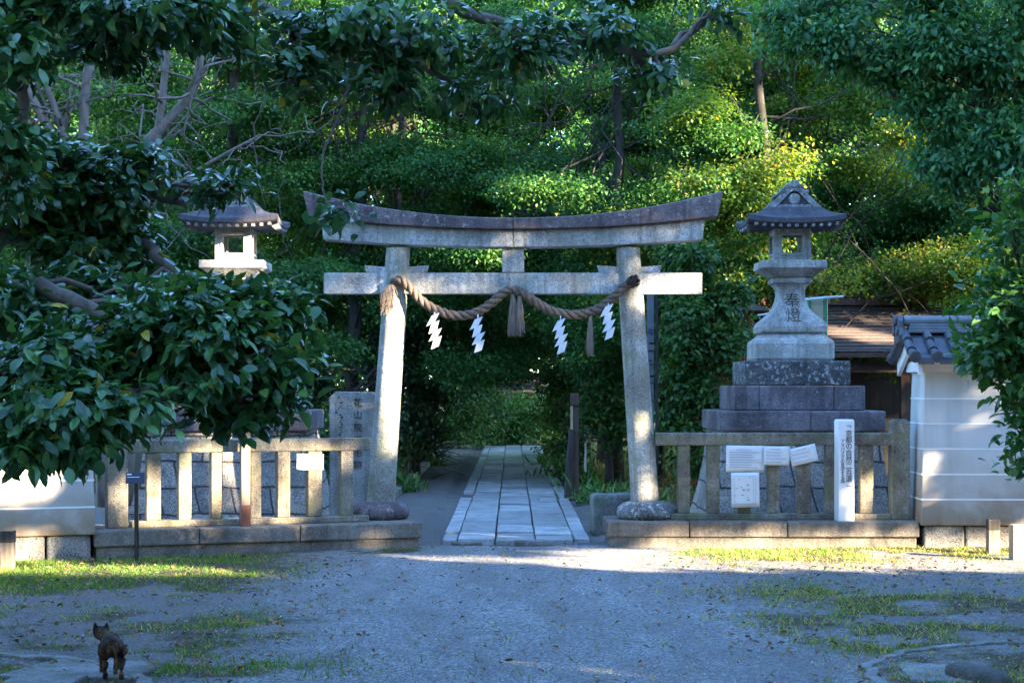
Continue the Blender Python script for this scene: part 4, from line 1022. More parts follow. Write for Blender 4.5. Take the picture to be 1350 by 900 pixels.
# narrow upright board behind the right pillar
D = 20.2; t = thing('tall_signboard', 'tall narrow grey signboard standing behind the torii pillar', 'signboard', (GX(857, D), D, 0))
b = MB(); b.box((GX(857.5, D), D, GZ(500, D)), (.075, .03, 2.1)); bo = b.build('board', plain('slate paint', (0.11, 0.13, 0.16), .6), t, bevel=.004)
b = MB(); b.box((GX(866, D), D + .01, GZ(495, D) - .3), (.03, .045, 2.9)); b.build('post', BLACKMETAL, t)
b = MB(); rg = random.Random(3)
for k in range(5):
    zc = GZ(435 + 22 * k, D)
    for j in range(4): b.box((GX(858, D) + rg.uniform(-.025, .025), D - .0175, zc + rg.uniform(-.05, .05)), (rg.uniform(.02, .06), .004, rg.uniform(.008, .02)), 0)
b.build('print', INK, bo)

# low hall with shingle roof, far right
SHINGLE = None
def shingle():
    m, nt, N, L, b = newmat('weathered shingle')
    co = objco(nt); w = nt.nodes.new('ShaderNodeTexWave'); w.wave_type = 'BANDS'; w.bands_direction = 'Z'; w.inputs['Scale'].default_value = 6.0; w.inputs['Distortion'].default_value = 1.2; w.inputs['Detail'].default_value = 3; w.inputs['Detail Scale'].default_value = 4
    L.new(co, w.inputs['Vector'])
    c = ramp(nt, noise(nt, objco(nt, (1, 6, 12)), 1.5, 6, .7), [(.3, (.06, .045, .045)), (.5, (.12, .085, .075)), (.68, (.20, .135, .10)), (.8, (.30, .25, .21))])
    c = mix(nt, mathn(nt, 'MULTIPLY', ramp(nt, w.outputs['Fac'], [(.1, 1.0), (.35, 0.0)]), .8), c, (.025, .022, .022))
    L.new(c, b.inputs['Base Color']); b.inputs['Roughness'].default_value = .7; bump(nt, b, w.outputs['Fac'], .6, .02); return m
SHINGLE = shingle()
D = 27.0; hall = thing('timber_hall', 'low timber hall with weathered shingle roof behind the tall stone lantern', 'hall', (GX(1170, D), D, 0))
xl, xr = GX(1020, D), GX(1292, D); ye, yr = D - .6, D + 1.6; ze, zr = GZ(463, D - .6), GZ(404, D + 1.6)
b = MB(); n = 14
for k in range(n):
    t0, t1 = k / n, (k + 1) / n; ya, yb = ye + (yr - ye) * t0, ye + (yr - ye) * t1; za, zb = ze + (zr - ze) * t0, ze + (zr - ze) * t1
    ra, rb_ = xr - t0 * .25, xr - t1 * .25
    b.add([(xl, ya, za), (ra, ya, za), (rb_, yb + .02, zb), (xl, yb + .02, zb), (xl, ya, za + .035), (ra, ya, za + .035), (rb_, yb + .02, zb + .012), (xl, yb + .02, zb + .012)], [(3, 2, 1, 0), (4, 5, 6, 7), (0, 1, 5, 4), (1, 2, 6, 5), (2, 3, 7, 6), (3, 0, 4, 7)])
    yc_, yd_ = 2 * yr - ya, 2 * yr - yb
    b.add([(xl, yc_, za), (ra, yc_, za), (rb_, yd_ - .02, zb), (xl, yd_ - .02, zb), (xl, yc_, za + .035), (ra, yc_, za + .035), (rb_, yd_ - .02, zb + .012), (xl, yd_ - .02, zb + .012)], [(0, 1, 2, 3), (7, 6, 5, 4), (1, 0, 4, 5), (2, 1, 5, 6), (3, 2, 6, 7), (0, 3, 7, 4)])
rf = b.build('roof', SHINGLE, hall)
b = MB(); b.box(((xl + xr - .5) / 2, yr, zr + .08), (xr - xl - .45, .22, .13)); b.box(((xl + xr - .5) / 2, yr, zr + .155), (xr - xl - .42, .30, .02)); b.box((xr - .47, yr, zr + .09), (.06, .28, .22)); b.build('ridge_cap', plain('copper brown cap', (.16, .085, .07), .5, .4, .3), rf, bevel=.006)
b = MB(); b.box(((xl + xr) / 2, ye + .05, ze - .05), (xr - xl - .3, .10, .07)); b.box(((xl + xr) / 2, ye + .4, ze - .22), (xr - xl - .6, .14, .16)); b.build('eave_beam', WOOD_BROWN, hall)
for px in (1060, 1110, 1190, 1268): post_box(GX(px, D), D - .15, .14, ze - .10, WOOD_BROWN, hall, 'post')
b = MB(); b.box(((xl + xr) / 2, D + 3.2, 1.2), (xr - xl, .1, 2.5)); b.build('back_wall', WOOD_DARK, hall)
# drying frame with canvas behind the lantern
D = 24.0; t = thing('pole_frame', 'frame of green and white poles with a beige canvas behind the tall lantern', 'pole frame', (GX(1080, D), D, 0))
for px in (1066, 1088): b = MB(); b.tube([(GX(px, D), D, 0), (GX(px + 1, D), D, GZ(391, D))], .022, 9); b.build('upright', GREENPOLE, t)
b = MB(); b.tube([(GX(998, D), D - .05, GZ(416, D)), (GX(1020, D), D - .05, GZ(413, D))], .014, 8); b.tube([(GX(1040, D), D - .04, GZ(397, D)), (GX(1111, D), D - .06, GZ(391, D))], .016, 8); b.tube([(GX(1062, D), D + .3, GZ(393, D)), (GX(1100, D), D - .3, GZ(392, D))], .013, 8); b.build('cross_pole', CLOTH, t)
b = MB(); n = 8; b.rings([[(GX(1063 + k * .7, D), D + .06 + .01 * math.sin(k), GZ(394 + 8 * k, D)), (GX(1086.5, D), D + .06, GZ(394 + 8 * k, D)), (GX(1086.5, D), D + .075, GZ(394 + 8 * k, D)), (GX(1063 + k * .7, D), D + .075, GZ(394 + 8 * k, D))] for k in range(n)]); b.build('canvas', TARP, t)
# red wooden lantern between the hedge and the stone lantern
D = 25.5; x = GX(981, D); t = thing('red_lantern', 'red painted wooden lantern with dark roof half hidden in the hedge', 'lantern', (x, D, 0))
b = MB(); b.box((x - .03, D, 1.0), (.26, .26, 2.1)); b.build('shaft', RED, t, bevel=.01)
b = MB(); b.box((x, D, GZ(436, D)), (.20, .20, .30)); b.box((x, D, GZ(427, D)), (.26, .26, .05)); b.box((x, D, GZ(420, D)), (.16, .16, .16)); b.build('lamp_box', RED, t, bevel=.006)
b = MB(); b.sqloft((x, D, 0), [(.30, .30, GZ(412, D)), (.31, .31, GZ(410, D)), (.20, .20, GZ(404, D)), (.04, .04, GZ(398, D)), (.02, .02, GZ(394, D))]); b.build('roof', WOOD_DARK, t)
b = MB(); b.box((x - .45, D + .2, .95), (.8, .08, 1.5)); b.build('red_panel', RED, t)
# far houses seen through the gate
def house(px0, px1, D, zw, zr, label, wallm, roofm, seed):
    x0, x1 = GX(px0, D), GX(px1, D); t = thing('far_house', label, 'house', ((x0 + x1) / 2, D, 0))
    b = MB(); b.box(((x0 + x1) / 2, D + 2.2, zw / 2), (x1 - x0, 3.6, zw)); b.build('wall', wallm, t)
    b = MB(); b.rings([[(x, D - .4, zw), (x, D + 2.2, zr), (x, D + 4.8, zw), (x, D + 4.8, zw - .12), (x, D + 2.2, zr - .14), (x, D - .4, zw - .12)] for x in (x0 - .4, x1 + .4)]); r_ = b.build('roof', roofm, t)
    b = MB(); b.box(((x0 + x1) / 2, D + 2.2, zr + .03), (x1 - x0 + .9, .3, .2)); b.build('ridge', roofm, r_)
    for k in range(3):
        xx = x0 + (x1 - x0) * (k + .5) / 3; b = MB(); b.box((xx, D + .385, zw * .55), ((x1 - x0) * .2, .05, zw * .4)); w = b.build('window', WOOD_DARK, t)
house(585, 668, 62, 2.2, 3.0, 'far house with grey roof glimpsed through the gate', WOOD_BROWN, TILE, 1)
house(668, 790, 56, 1.35, 1.85, 'far low shed with purplish roof above the bushes at the path end', WOOD_DARK, plain('purple brown roof', (.06, .045, .055), .6), 2)

# ------------------------------------------------------------------ the cat
def catmat():
    m, nt, N, L, b = newmat('tortoiseshell fur')
    co = objco(nt); n = noise(nt, objco(nt, (1.6, .8, .7)), 16, 5, .7); f = noise(nt, objco(nt, (90, 90, 25)), 1, 4, .7)
    c = ramp(nt, n, [(.40, (.012, .009, .008)), (.50, (.05, .028, .015)), (.60, (.17, .085, .035))])
    c = mix(nt, .6, c, ramp(nt, f, [(.3, .25), (.7, 1.0)]), 'MULTIPLY'); L.new(c, b.inputs['Base Color']); b.inputs['Roughness'].default_value = .75
    b.inputs['Specular IOR Level'].default_value = .2
    bump(nt, b, f, .8, .006); return m
def cat():
    """walks away over the kerb, head turned a little to the left; one continuous body, remeshed from tapered limbs"""
    base = Vector((GX(149, 9.53), 9.53, 0)); b = MB()
    def blob(pts, rad, n=14):                       # rad: (half width, half height) per point
        pts = [Vector(p) for p in pts]; rs = []
        for i, p in enumerate(pts):
            t = (pts[min(i + 1, len(pts) - 1)] - pts[max(i - 1, 0)]).normalized(); side = t.cross(Vector((0, 0, 1)))
            if side.length < .3: side = t.cross(Vector((0, 1, 0)))
            side.normalize(); up = side.cross(t); rx, ry = rad[i] if hasattr(rad[i], '__len__') else (rad[i], rad[i])
            rs.append([p + side * rx * math.cos(2 * math.pi * k / n) + up * ry * math.sin(2 * math.pi * k / n) for k in range(n)])
        b.rings(rs)
    blob([(0, -.075, .190), (0, -.055, .190), (0, -.01, .186), (0, .06, .182), (-.004, .14, .176), (-.012, .22, .178), (-.022, .28, .190), (-.036, .325, .203), (-.05, .36, .212)],
         [(.012, .015), (.040, .046), (.056, .062), (.061, .066), (.060, .068), (.055, .063), (.045, .052), (.036, .040), (.03, .03)])
    blob([(-.036, .325, .205), (-.047, .345, .214), (-.058, .37, .218), (-.072, .395, .214), (-.086, .416, .203), (-.094, .428, .198)], [(.016, .016), (.040, .037), (.047, .043), (.040, .037), (.022, .020), (.008, .008)])
    def leg(pts, rad): blob(pts, rad, 10)
    # hind legs: knee forward by the belly, hock backward, near-vertical shank; left planted, right pushing off
    leg([(-.040, -.005, .19), (-.048, .015, .150), (-.047, .045, .115), (-.045, .012, .088), (-.044, -.022, .066), (-.044, -.018, .038), (-.044, -.012, .014), (-.044, .018, .010)], [.036, .040, .030, .022, .015, .0145, .016, .013])
    leg([(.040, -.01, .19), (.047, -.005, .150), (.047, .012, .112), (.046, -.03, .084), (.045, -.066, .066), (.045, -.062, .036), (.045, -.055, .014), (.045, -.026, .010)], [.036, .040, .030, .022, .015, .0145, .016, .013])
    leg([(-.05, .235, .165), (-.056, .235, .125), (-.056, .228, .088), (-.055, .242, .05), (-.055, .25, .016), (-.056, .272, .011)], [.030, .026, .019, .0165, .0165, .014])
    leg([(.026, .25, .165), (.030, .265, .125), (.030, .272, .088), (.028, .285, .05), (.026, .288, .016), (.025, .31, .011)], [.030, .026, .019, .0165, .0165, .014])
    blob([(.002, -.055, .205), (.008, -.085, .196), (.016, -.102, .165), (.020, -.107, .12), (.018, -.112, .08), (.012, -.125, .055), (.006, -.142, .048)], [.017, .0165, .016, .0155, .015, .0135, .007], 10)
    for s in (-1, 1):
        e = Vector((-.060 + s * .031, .362 - s * .008, .247)); b.rings([[e + Vector((math.cos(k * math.pi / 3) * (.020 * q) + s * .006 * z, math.sin(k * math.pi / 3) * .009 * q, z * .046)) for k in range(6)] for q, z in ((1.1, -.4), (1.0, 0), (.55, .55), (.1, 1))])
    o = b.build('cat', None); o['tmp'] = 1
    r = o.modifiers.new('remesh', 'REMESH'); r.mode = 'VOXEL'; r.voxel_size = .0055; r.use_smooth_shade = True
    sm = o.modifiers.new('smooth', 'SMOOTH'); sm.factor = .5; sm.iterations = 3
    dg = bpy.context.evaluated_depsgraph_get(); dg.update(); me = bpy.data.meshes.new_from_object(o.evaluated_get(dg)); bpy.data.objects.remove(o)
    me.name = 'cat'; o = bpy.data.objects.new('cat', me); COL.objects.link(o); o.location = base + Vector((0, 0, .024)); o.rotation_euler = (0, 0, R(14)); o.scale = (.90, .90, .91)
    me.materials.clear(); FUR = catmat(); me.materials.append(FUR)
    for p in me.polygons: p.use_smooth = True
    tag(o, 'dark tortoiseshell cat walking away over the curved kerb stones', 'cat')
    for s in (-1, 1):
        q = MB(); q.lathe((-.076 + s * .020, .404 + s * -.006, .224), [(.001, -.006), (.0055, -.003), (.0065, 0), (.0055, .003), (.001, .006)], 10); c = q.build('eye', plain('amber eye', (.30, .22, .04), .2, .6), None, smooth=True); c.parent = o
    # coat: thousands of short hairs laid along the body
    co = np.array([p.center[:] for p in me.polygons]); no = np.array([p.normal[:] for p in me.polygons]); ar = np.array([p.area for p in me.polygons])
    rg = np.random.default_rng(6); idx = rg.choice(len(co), 9000, p=ar / ar.sum()); c0 = co[idx]; n0 = no[idx]
    d = np.array([0.05, -1.0, -.45]) - n0 * (n0 @ np.array([0.05, -1.0, -.45]))[:, None] + n0 * .25 + rg.normal(0, .2, (9000, 3))
    v, f, va = leaf_arrays(c0 - n0 * .002, d, n0 + rg.normal(0, .3, (9000, 3)), rg.uniform(.007, .015, 9000), rg.uniform(.0018, .003, 9000), 'rhomb', rg.random(9000))
    hm = np_mesh('fur', v, f, va); hm.materials.append(FUR); h = bpy.data.objects.new('fur', hm); COL.objects.link(h); h.parent = o
cat()

# fallen leaves on the gravel
n = 3600; xy = np.stack([rng.uniform(-4, 4, n), rng.uniform(9.2, 18.5, n)], -1)
keep = (np.abs(xy[:, 0]) < .29 * xy[:, 1]) & ((xy[:, 1] < 16.4) | ((np.abs(xy[:, 0]) < .85) & (xy[:, 1] < 17.9))) & (rng.random(n) < .22 + .78 * (np.abs(xy[:, 0]) > 1.3)); xy = xy[keep]; n = len(xy)
a = rng.random(n) * 6.283
lo = leaf_object('fallen_leaves', L_LITTER, None, np.stack([xy[:, 0], xy[:, 1], np.full(n, .03)], -1), np.stack([np.cos(a), np.sin(a), rng.normal(0, .15, n)], -1), np.stack([rng.normal(0, .3, n), rng.normal(0, .3, n), np.ones(n)], -1), rng.uniform(.025, .06, n), rng.uniform(.02, .035, n), 'oval', rng.random(n))
tag(lo, 'scattered brown and yellow fallen leaves on the gravel', 'leaves', kind='stuff')
# ------------------------------------------------------------------ places the low sun reaches
for py in (400, 425, 450, 475, 500, 525, 550, 580): lit(512, py, 17.9, .13)
for px, py, r in ((345, 590, .13), (375, 600, .16), (440, 616, .08), (470, 606, .12), (372, 655, .12), (420, 650, .12), (456, 645, .1), (300, 640, .16), (340, 620, .18), (280, 600, .15),
                  (210, 640, .14), (243, 660, .14), (152, 655, .20), (160, 685, .15), (135, 660, .18), (480, 590, .15), (190, 690, .12), (230, 690, .12), (330, 702, .05)): lit(px, py, 17.0, r)
for px, py, r in ((322, 328, .22), (352, 298, .22), (338, 355, .2), (300, 345, .16), (305, 320, .14)): lit(px, py, 19.5, r)
for px, py, r in ((30, 628, .22), (0, 625, .25), (-30, 620, .25), (60, 600, .16)): lit(px, py, 16.3, r)
for px in range(0, 300, 30): lit(px, 752 + 4 * math.sin(px), GD(752), .22)
lit(20, 735, 16.3, .2)
for px in range(600, 1400, 28): lit(px, 738 + 4 * math.sin(px * .05) + (px - 900) * .012, GD(738), .15 + .08 * (px > 800))
for px in range(780, 1420, 24):
    for py in (729, 745): lit(px, py + (px - 900) * .012 + 5 * math.sin(px * .043), GD(py), .17 + .05 * math.sin(px * .09))
for px in range(335, 490, 18): lit(px, 584, 17.3, .07)
for px in range(900, 1400, 30): lit(px, 712, 17.5, .13); 
for px, py, r in ((1235, 612, .031), (1270, 583, .04), (1306, 553, .045), (1342, 522, .05), (1320, 500, .06)): lit(px, py, 17.5, r)
for px, py, r in ((905, 374, .16), (880, 378, .1), (840, 400, .05), (1112, 645, .14), (1112, 670, .14), (830, 560, .1), (845, 640, .12)): lit(px, py, 17.9, r)
for px, py, r in ((975, 700, .12), (1040, 690, .1), (450, 722, .08), (760, 878, .05), (720, 880, .03), (820, 884, .04), (790, 620, .1)): lit(px, py, GD(max(py, 690)), r)
for px, py, D, r in ((1100, 130, 26, .95), (1060, 165, 26, .9), (1140, 160, 26, .6), (930, 210, 24.6, .6), (1020, 200, 24.6, .5), (890, 170, 25, .4), (1010, 250, 26, .5), (1130, 210, 25, .4), (960, 240, 26, .4), (1180, 190, 25, .4), (740, 345, 28, .45), (770, 240, 27, .4), (860, 300, 27, .4), (780, 440, 28, .35), (720, 460, 28, .25),
                     (1230, 80, 22, .25), (620, 530, 45, .12), (1150, 430, 27, .3), (905, 140, 30, .3), (1000, 180, 24, .3), (1110, 420, 26, .2), (1200, 110, 22, .2)): lit(px, py, D, r)

# ------------------------------------------------------------------ trees
def px_lobe(px, py, D, rx, ry, rd, tips): return (GX(px, D), D, GZ(py, D), rx * D / F, rd, ry * D / F, tips)
# big evergreen whose boughs cover the upper left
cam_lobes = [px_lobe(*a) for a in (
    (195, 430, 7.9, 150, 70, .5, 220), (312, 430, 8.1, 80, 52, .4, 110), (60, 470, 7.6, 95, 70, .5, 130), (120, 536, 7.4, 120, 54, .45, 140), (235, 505, 7.8, 110, 26, .4, 55), (350, 478, 8.0, 60, 30, .3, 40),
    (40, 572, 7.2, 80, 30, .4, 70), (110, 586, 7.3, 34, 22, .3, 30), (300, 545, 8.0, 70, 20, .25, 30), (360, 520, 8.0, 35, 22, .25, 20), (30, 385, 8.2, 80, 60, .5, 110), (372, 405, 8.3, 34, 36, .3, 30),
    (90, 310, 9.6, 110, 60, .8, 240), (160, 330, 9.8, 58, 60, .6, 140), (30, 250, 9.4, 80, 60, .6, 130), (150, 255, 9.8, 70, 45, .5, 110), (120, 385, 8.8, 110, 35, .5, 110), (215, 395, 8.6, 50, 24, .4, 40), (60, 195, 9.6, 70, 30, .5, 40), (200, 215, 10, 45, 26, .4, 24), (270, 385, 9.0, 70, 22, .4, 50), 
    (110, 25, 8.4, 150, 38, .6, 130), (280, 20, 8.8, 120, 42, .6, 110), (30, 70, 8.0, 60, 40, .5, 45), (20, 190, 7.8, 38, 45, .3, 28), (170, 60, 8.6, 80, 22, .4, 40), (15, 245, 7.7, 30, 25, .3, 14),
    (440, 35, 9.6, 100, 40, .7, 80), (560, 50, 10.0, 100, 45, .7, 75), (690, 60, 10.4, 90, 55, .6, 75), (800, 45, 10.6, 85, 42, .6, 45), (860, 90, 10.8, 42, 34, .4, 22), (296, 248, 9.6, 60, 16, .3, 24), (620, 135, 10.3, 55, 26, .4, 30), (500, 115, 9.8, 70, 34, .5, 45), (400, 100, 9.4, 50, 45, .4, 34),
    (442, 282, 9.2, 34, 20, .2, 6), (930, 20, 11, 40, 16, .3, 12))]
grow('evergreen_tree', 'large dark glossy evergreen whose boughs hang over the stained wall and info sign', 'tree', (-4.3, 8.8, 0), [(-4.3, 8.8, -.1), (-4.25, 8.8, .9), (-4.1, 8.8, 1.7), (-3.9, 8.8, 2.6), (-3.4, 8.9, 3.6), (-2.9, 9.1, 4.3)], .2, split(cam_lobes, 5, .56, 2),
     (.080, .043), L_CAMELLIA, BARK_PALE, 3, per=9, spread=.05, flat=.7, droop=.4, subs=3, shell=.5, twig=6, limb_r=.09, density=1.12, out=.9, limb_t=.065, limbs=[
     [(-4.2, 8.8, 1.3), P(-120, 520, 8.4), P(0, 492, 7.7), P(60, 496, 7.6), P(125, 525, 7.5), P(230, 500, 7.8), P(320, 520, 8)], [(-4.15, 8.8, 1.5), P(-150, 560, 8.2), P(-40, 560, 7.4), P(40, 575, 7.2), P(110, 570, 7.3)],
     [(-4.05, 8.8, 1.9), P(-120, 400, 8.6), P(0, 374, 8.2), P(70, 390, 8.1), P(190, 425, 7.9), P(330, 428, 8.1), P(385, 410, 8.3)],
     [(-3.85, 8.8, 2.6), P(-60, 310, 9.2), P(60, 294, 9.5), P(115, 298, 9.6), P(180, 318, 9.7), P(250, 370, 9.2)], [(-3.7, 8.85, 2.9), P(-20, 250, 9.2), P(60, 235, 9.5), P(150, 250, 9.8), P(240, 265, 9.9)],
     [(-3.4, 8.9, 3.6), P(-40, 90, 8.4), P(30, 100, 8.0), P(20, 200, 7.8)], [(-3.3, 8.9, 3.7), P(30, 10, 8.5), P(150, 38, 8.5), P(280, 30, 8.8)],
     [(-2.9, 9.1, 4.3), P(250, -60, 9.3), P(350, 10, 9.5), P(420, 45, 9.6), P(480, 40, 9.7)], ([P(470, 42, 9.7), P(455, 130, 9.5), P(425, 210, 9.4), P(432, 285, 9.2)], .012),
     [(-2.9, 9.1, 4.3), P(420, -60, 9.7), P(560, -10, 10), P(615, 15, 10.1), P(690, 40, 10.4), P(790, 62, 10.6), P(870, 70, 10.8), P(935, 25, 11)], ([P(480, 40, 9.7), P(530, 75, 9.9), P(600, 110, 10.2), P(640, 140, 10.3)], .03)])
# slender stems seen in the opening between the boughs
def bare(label, base, stems, seed):
    root = thing('bare_tree', label, 'tree', base); rg = np.random.default_rng(seed); b = MB()
    for pts, r0, r1 in stems:
        p, L = resample([Vector(q) for q in pts], 14); b.tube(p, np.linspace(r0, r1, 14), 7)
        for k in range(12):
            i = rg.integers(5, 14); e = p[i] + rg.normal(0, .55, 3) + np.array([0, 0, .25]); b.tube(wiggle(p[i], e, 5, .07, .03, rg), np.linspace(r1 * .6, .008, 5), 4)
            for q in range(2): e2 = e + rg.normal(0, .3, 3); b.tube(wiggle(e, e2, 4, .08, 0, rg), np.linspace(.008, .004, 4), 4)
    b.build('trunk', BARK_PALE, root, smooth=True)
Db = 23.5
bare('pale bare-stemmed tree with thin twigs, seen through the opening between the evergreen boughs', (GX(150, Db), Db, 0), [
    ([(GX(140, Db), Db, -.05), P(125, 400, Db), P(112, 250, Db), P(112, 120, Db), P(128, 20, Db)], .12, .05), ([(GX(160, Db), Db + .2, -.05), P(190, 300, Db), P(212, 150, Db), P(222, 40, Db)], .10, .04),
    ([P(192, 190, Db), P(235, 145, Db), P(258, 110, Db), P(268, 40, Db)], .08, .04), ([P(118, 300, Db), P(70, 180, Db), P(20, 95, Db)], .08, .05), ([P(116, 280, Db), P(75, 150, Db), P(58, 110, Db)], .07, .04), ([P(190, 280, Db), P(260, 225, Db), P(340, 180, Db)], .04, .015)], 4)
# leafy bush at the right-hand edge
bush_l = [px_lobe(*a) for a in ((1335, 300, 12, 40, 50, .35, 55), (1320, 400, 12, 50, 45, .4, 85), (1300, 460, 12, 45, 38, .35, 75), (1345, 470, 12, 50, 60, .4, 120), (1350, 560, 12, 28, 50, .3, 46), (1345, 620, 12.1, 20, 20, .2, 12), (1380, 380, 12.2, 60, 110, .5, 190), (1400, 520, 12.2, 60, 90, .5, 140), (1345, 250, 12, 20, 18, .2, 10))]
grow('broadleaf_bush', 'leafy bright green bush in front of the tiled wall, at the edge of the picture', 'bush', (4.1, 12.4, 0), [(4.1, 12.4, -.05), (4.0, 12.35, .8), (3.85, 12.25, 1.7), (3.75, 12.2, 2.8)], .07, bush_l, (.085, .046), L_BUSH, BARK, 8, per=4, spread=.05, flat=.7, droop=.0, subs=5, shell=.6, twig=6, limb_r=.3)

# maples: a few built crowns, then copies that share their leaves
def pads(seed, H, Rr, n, z0, zs=1.0, tips=60, th=.22):
    rg = np.random.default_rng(seed); out = []
    for i in range(n):
        t = (i + .5) / n; z = z0 + (H - z0) * t; r = Rr * (1 - .55 * t ** 2.2) * math.sqrt(rg.random()) ; a = rg.random() * 6.283
        rr = rg.uniform(.75, 1.35) * (1 - .25 * t); out.append((r * math.cos(a), r * math.sin(a), z - .10 * r, rr, rr, rr * th * rg.uniform(.8, 1.6), int(tips * rr * rr)))
    return out
def maple(seed, H, Rr, n, z0, label, mat, base=(0, 0, 0), leaf=(.066, .05), per=56, tips=60, th=.36, tr=.15, spread=.17):
    lean = np.random.default_rng(seed).normal(0, .5, 2)
    lb = [(x + base[0], y + base[1], z + base[2], *r) for x, y, z, *r in split(pads(seed, H, Rr, n, z0, tips=tips, th=th), 5, .5, seed)]
    tk = [(base[0], base[1], -.1), (base[0] + .1 * lean[0], base[1], H * .22), (base[0] + lean[0] * .5, base[1] + lean[1] * .5, H * .5), (base[0] + lean[0], base[1] + lean[1], H * .85)]
    return grow('maple_tree', label, 'maple tree', base, tk, tr, lb, leaf, mat, BARK, seed, 'maples rising behind the gate', kind='rhomb', per=per, spread=spread, flat=.5, droop=.3, subs=2, shell=.6, twig=0, limb_r=.12, fork=(.35, .97), out=.5, limb_skip=7, lobe_var=.16)
m1 = maple(21, 8.6, 3.2, 46, 2.0, 'broad maple with feathery green layers above the middle of the torii lintel', L_MAPLE, (-2.7, 30.5, 0))
m2 = maple(22, 8.2, 3.0, 40, 1.9, 'yellow-green maple catching low sun between the torii and the tall lantern', L_MAPLE_Y, (4.3, 27.6, 0))
m3 = maple(23, 10.5, 3.4, 54, 2.2, 'tall dark maple standing behind the lantern half hidden by boughs', L_MAPLE, (-4.6, 29.0, 0))
m4 = maple(24, 4.6, 1.9, 26, 2.6, 'dome-shaped maple above the shingle-roofed hall', L_MAPLE, (GX(1180, 32), 32.5, 0), th=.4)
def again(src, x, y, rz, sc, label):
    c = copy_tree(src); c.location = (x, y, 0); c.rotation_euler = (0, 0, rz); c.scale = (sc, sc, sc); c['label'] = label; return c
again(m3, 1.9, 37, 1.3, 1.08, 'tall maple behind the middle of the lintel, filling the sky over the path')
again(m1, 1.65, 29.3, 3.4, .98, 'maple over the paved path with dense fine leaves right above the lintel middle')
again(m1, -2.55, 33.5, 5.6, 1.05, 'maple standing left of the lane, its leaves above the lintel')
again(m1, -8.0, 33.0, 2.2, 1.12, 'maple behind the evergreen boughs above the stained wall')
again(m3, 5.2, 36.0, 3.6, 1.12, 'tall dark maple standing over the yellow-green maple')
again(m1, 9.4, 33.5, 4.3, 1.18, 'maple filling the gap beyond the hall roof')
again(m2, -2.4, 38.5, .8, 1.25, 'pale maple deep in the wood above the gate, on the sunlit pillar side')
again(m3, -6.5, 39.5, 5.1, 1.1, 'tall maple far behind the half-hidden lantern')
again(m1, 3.0, 41.0, 2.9, 1.3, 'far maple deep in the wood above the gate, towards the tall lantern')
again(m3, 8.6, 40.0, .4, 1.2, 'far tall maple deep in the wood above the tiled wall')
again(m2, 2.5, 31.0, 4.0, .66, 'small yellow-green maple under the tie beam of the torii')

# broad-leaved tree with hanging sprays in the upper right
bl = [px_lobe(*a) for a in ((1080, 45, 21.5, 75, 40, .8, 120), (1170, 75, 21.5, 95, 55, .9, 170), (1260, 60, 21, 95, 55, .9, 170), (1340, 90, 21, 80, 70, .8, 160), (1230, 150, 21, 50, 55, .7, 110), (1280, 200, 21, 85, 55, .8, 170), (1245, 225, 21, 45, 40, .6, 70), (1340, 190, 20.5, 60, 60, .8, 120),
                           (1090, 10, 21.5, 90, 30, .8, 100), (1250, 0, 21.5, 140, 40, 1.0, 180), (1380, 20, 21, 90, 60, 1., 140), (1030, 25, 21.8, 35, 25, .5, 35), (1400, 150, 21, 60, 90, 1., 120), (1180, -60, 21.5, 200, 50, 1.2, 180))]
grow('broadleaf_tree', 'broad-leaved tree with blue-green hanging sprays high over the tiled wall', 'tree', (7.4, 22.5, 0), [(7.4, 22.5, -.1), (7.2, 22.4, 2), (6.6, 22.2, 3.6), (5.6, 22, 5.2), (4.9, 21.8, 6.4)], .2, split(bl, 6, .36, 5), (.092, .050), L_BLUE, BARK, 31, per=15, spread=.13, flat=.8, droop=.8, subs=1, shell=.6, twig=1, limb_r=.12, carved=True, density=.9)
# climbing hedge tree behind the torii pillar
hl = [px_lobe(*a) for a in ((905, 360, 22.5, 45, 45, .5, 110), (950, 390, 22.7, 42, 45, .5, 110), (900, 430, 22.5, 40, 50, .5, 130), (950, 460, 22.6, 38, 45, .45, 110), (905, 500, 22.5, 45, 45, .5, 120), (900, 560, 22.5, 45, 40, .5, 110), (935, 530, 22.8, 30, 40, .4, 70), (880, 400, 22.8, 30, 50, .4, 70), (975, 440, 23, 22, 35, .3, 34), (885, 330, 22.8, 30, 30, .4, 40), (910, 610, 22.6, 50, 30, .4, 60))]
grow('hedge_tree', 'tall leafy hedge tree between the torii pillar and the tall lantern', 'hedge', (GX(905, 22.8), 22.8, 0), [(GX(905, 22.8), 22.8, -.1), (GX(900, 22.8), 22.8, .8), (GX(915, 22.8), 22.8, 1.8), (GX(920, 22.8), 22.8, 2.8)], .09, split(hl, 4, .5, 6), (.082, .05), L_HEDGE, BARK, 41, per=11, spread=.10, flat=.8, droop=.35, subs=1, shell=.5, twig=1, limb_r=.16)
hl2 = [px_lobe(*a) for a in ((800, 500, 27.5, 35, 38, .5, 100), (790, 545, 27.5, 32, 30, .4, 70), (815, 560, 27.5, 24, 38, .4, 60), (770, 480, 28, 35, 30, .5, 70), (810, 455, 28, 30, 35, .5, 70), (745, 500, 31, 32, 35, .6, 70), (735, 545, 33, 25, 38, .6, 80), (740, 585, 33, 22, 20, .5, 40), (760, 590, 30, 22, 26, .4, 36), (755, 455, 30, 35, 26, .5, 50))]
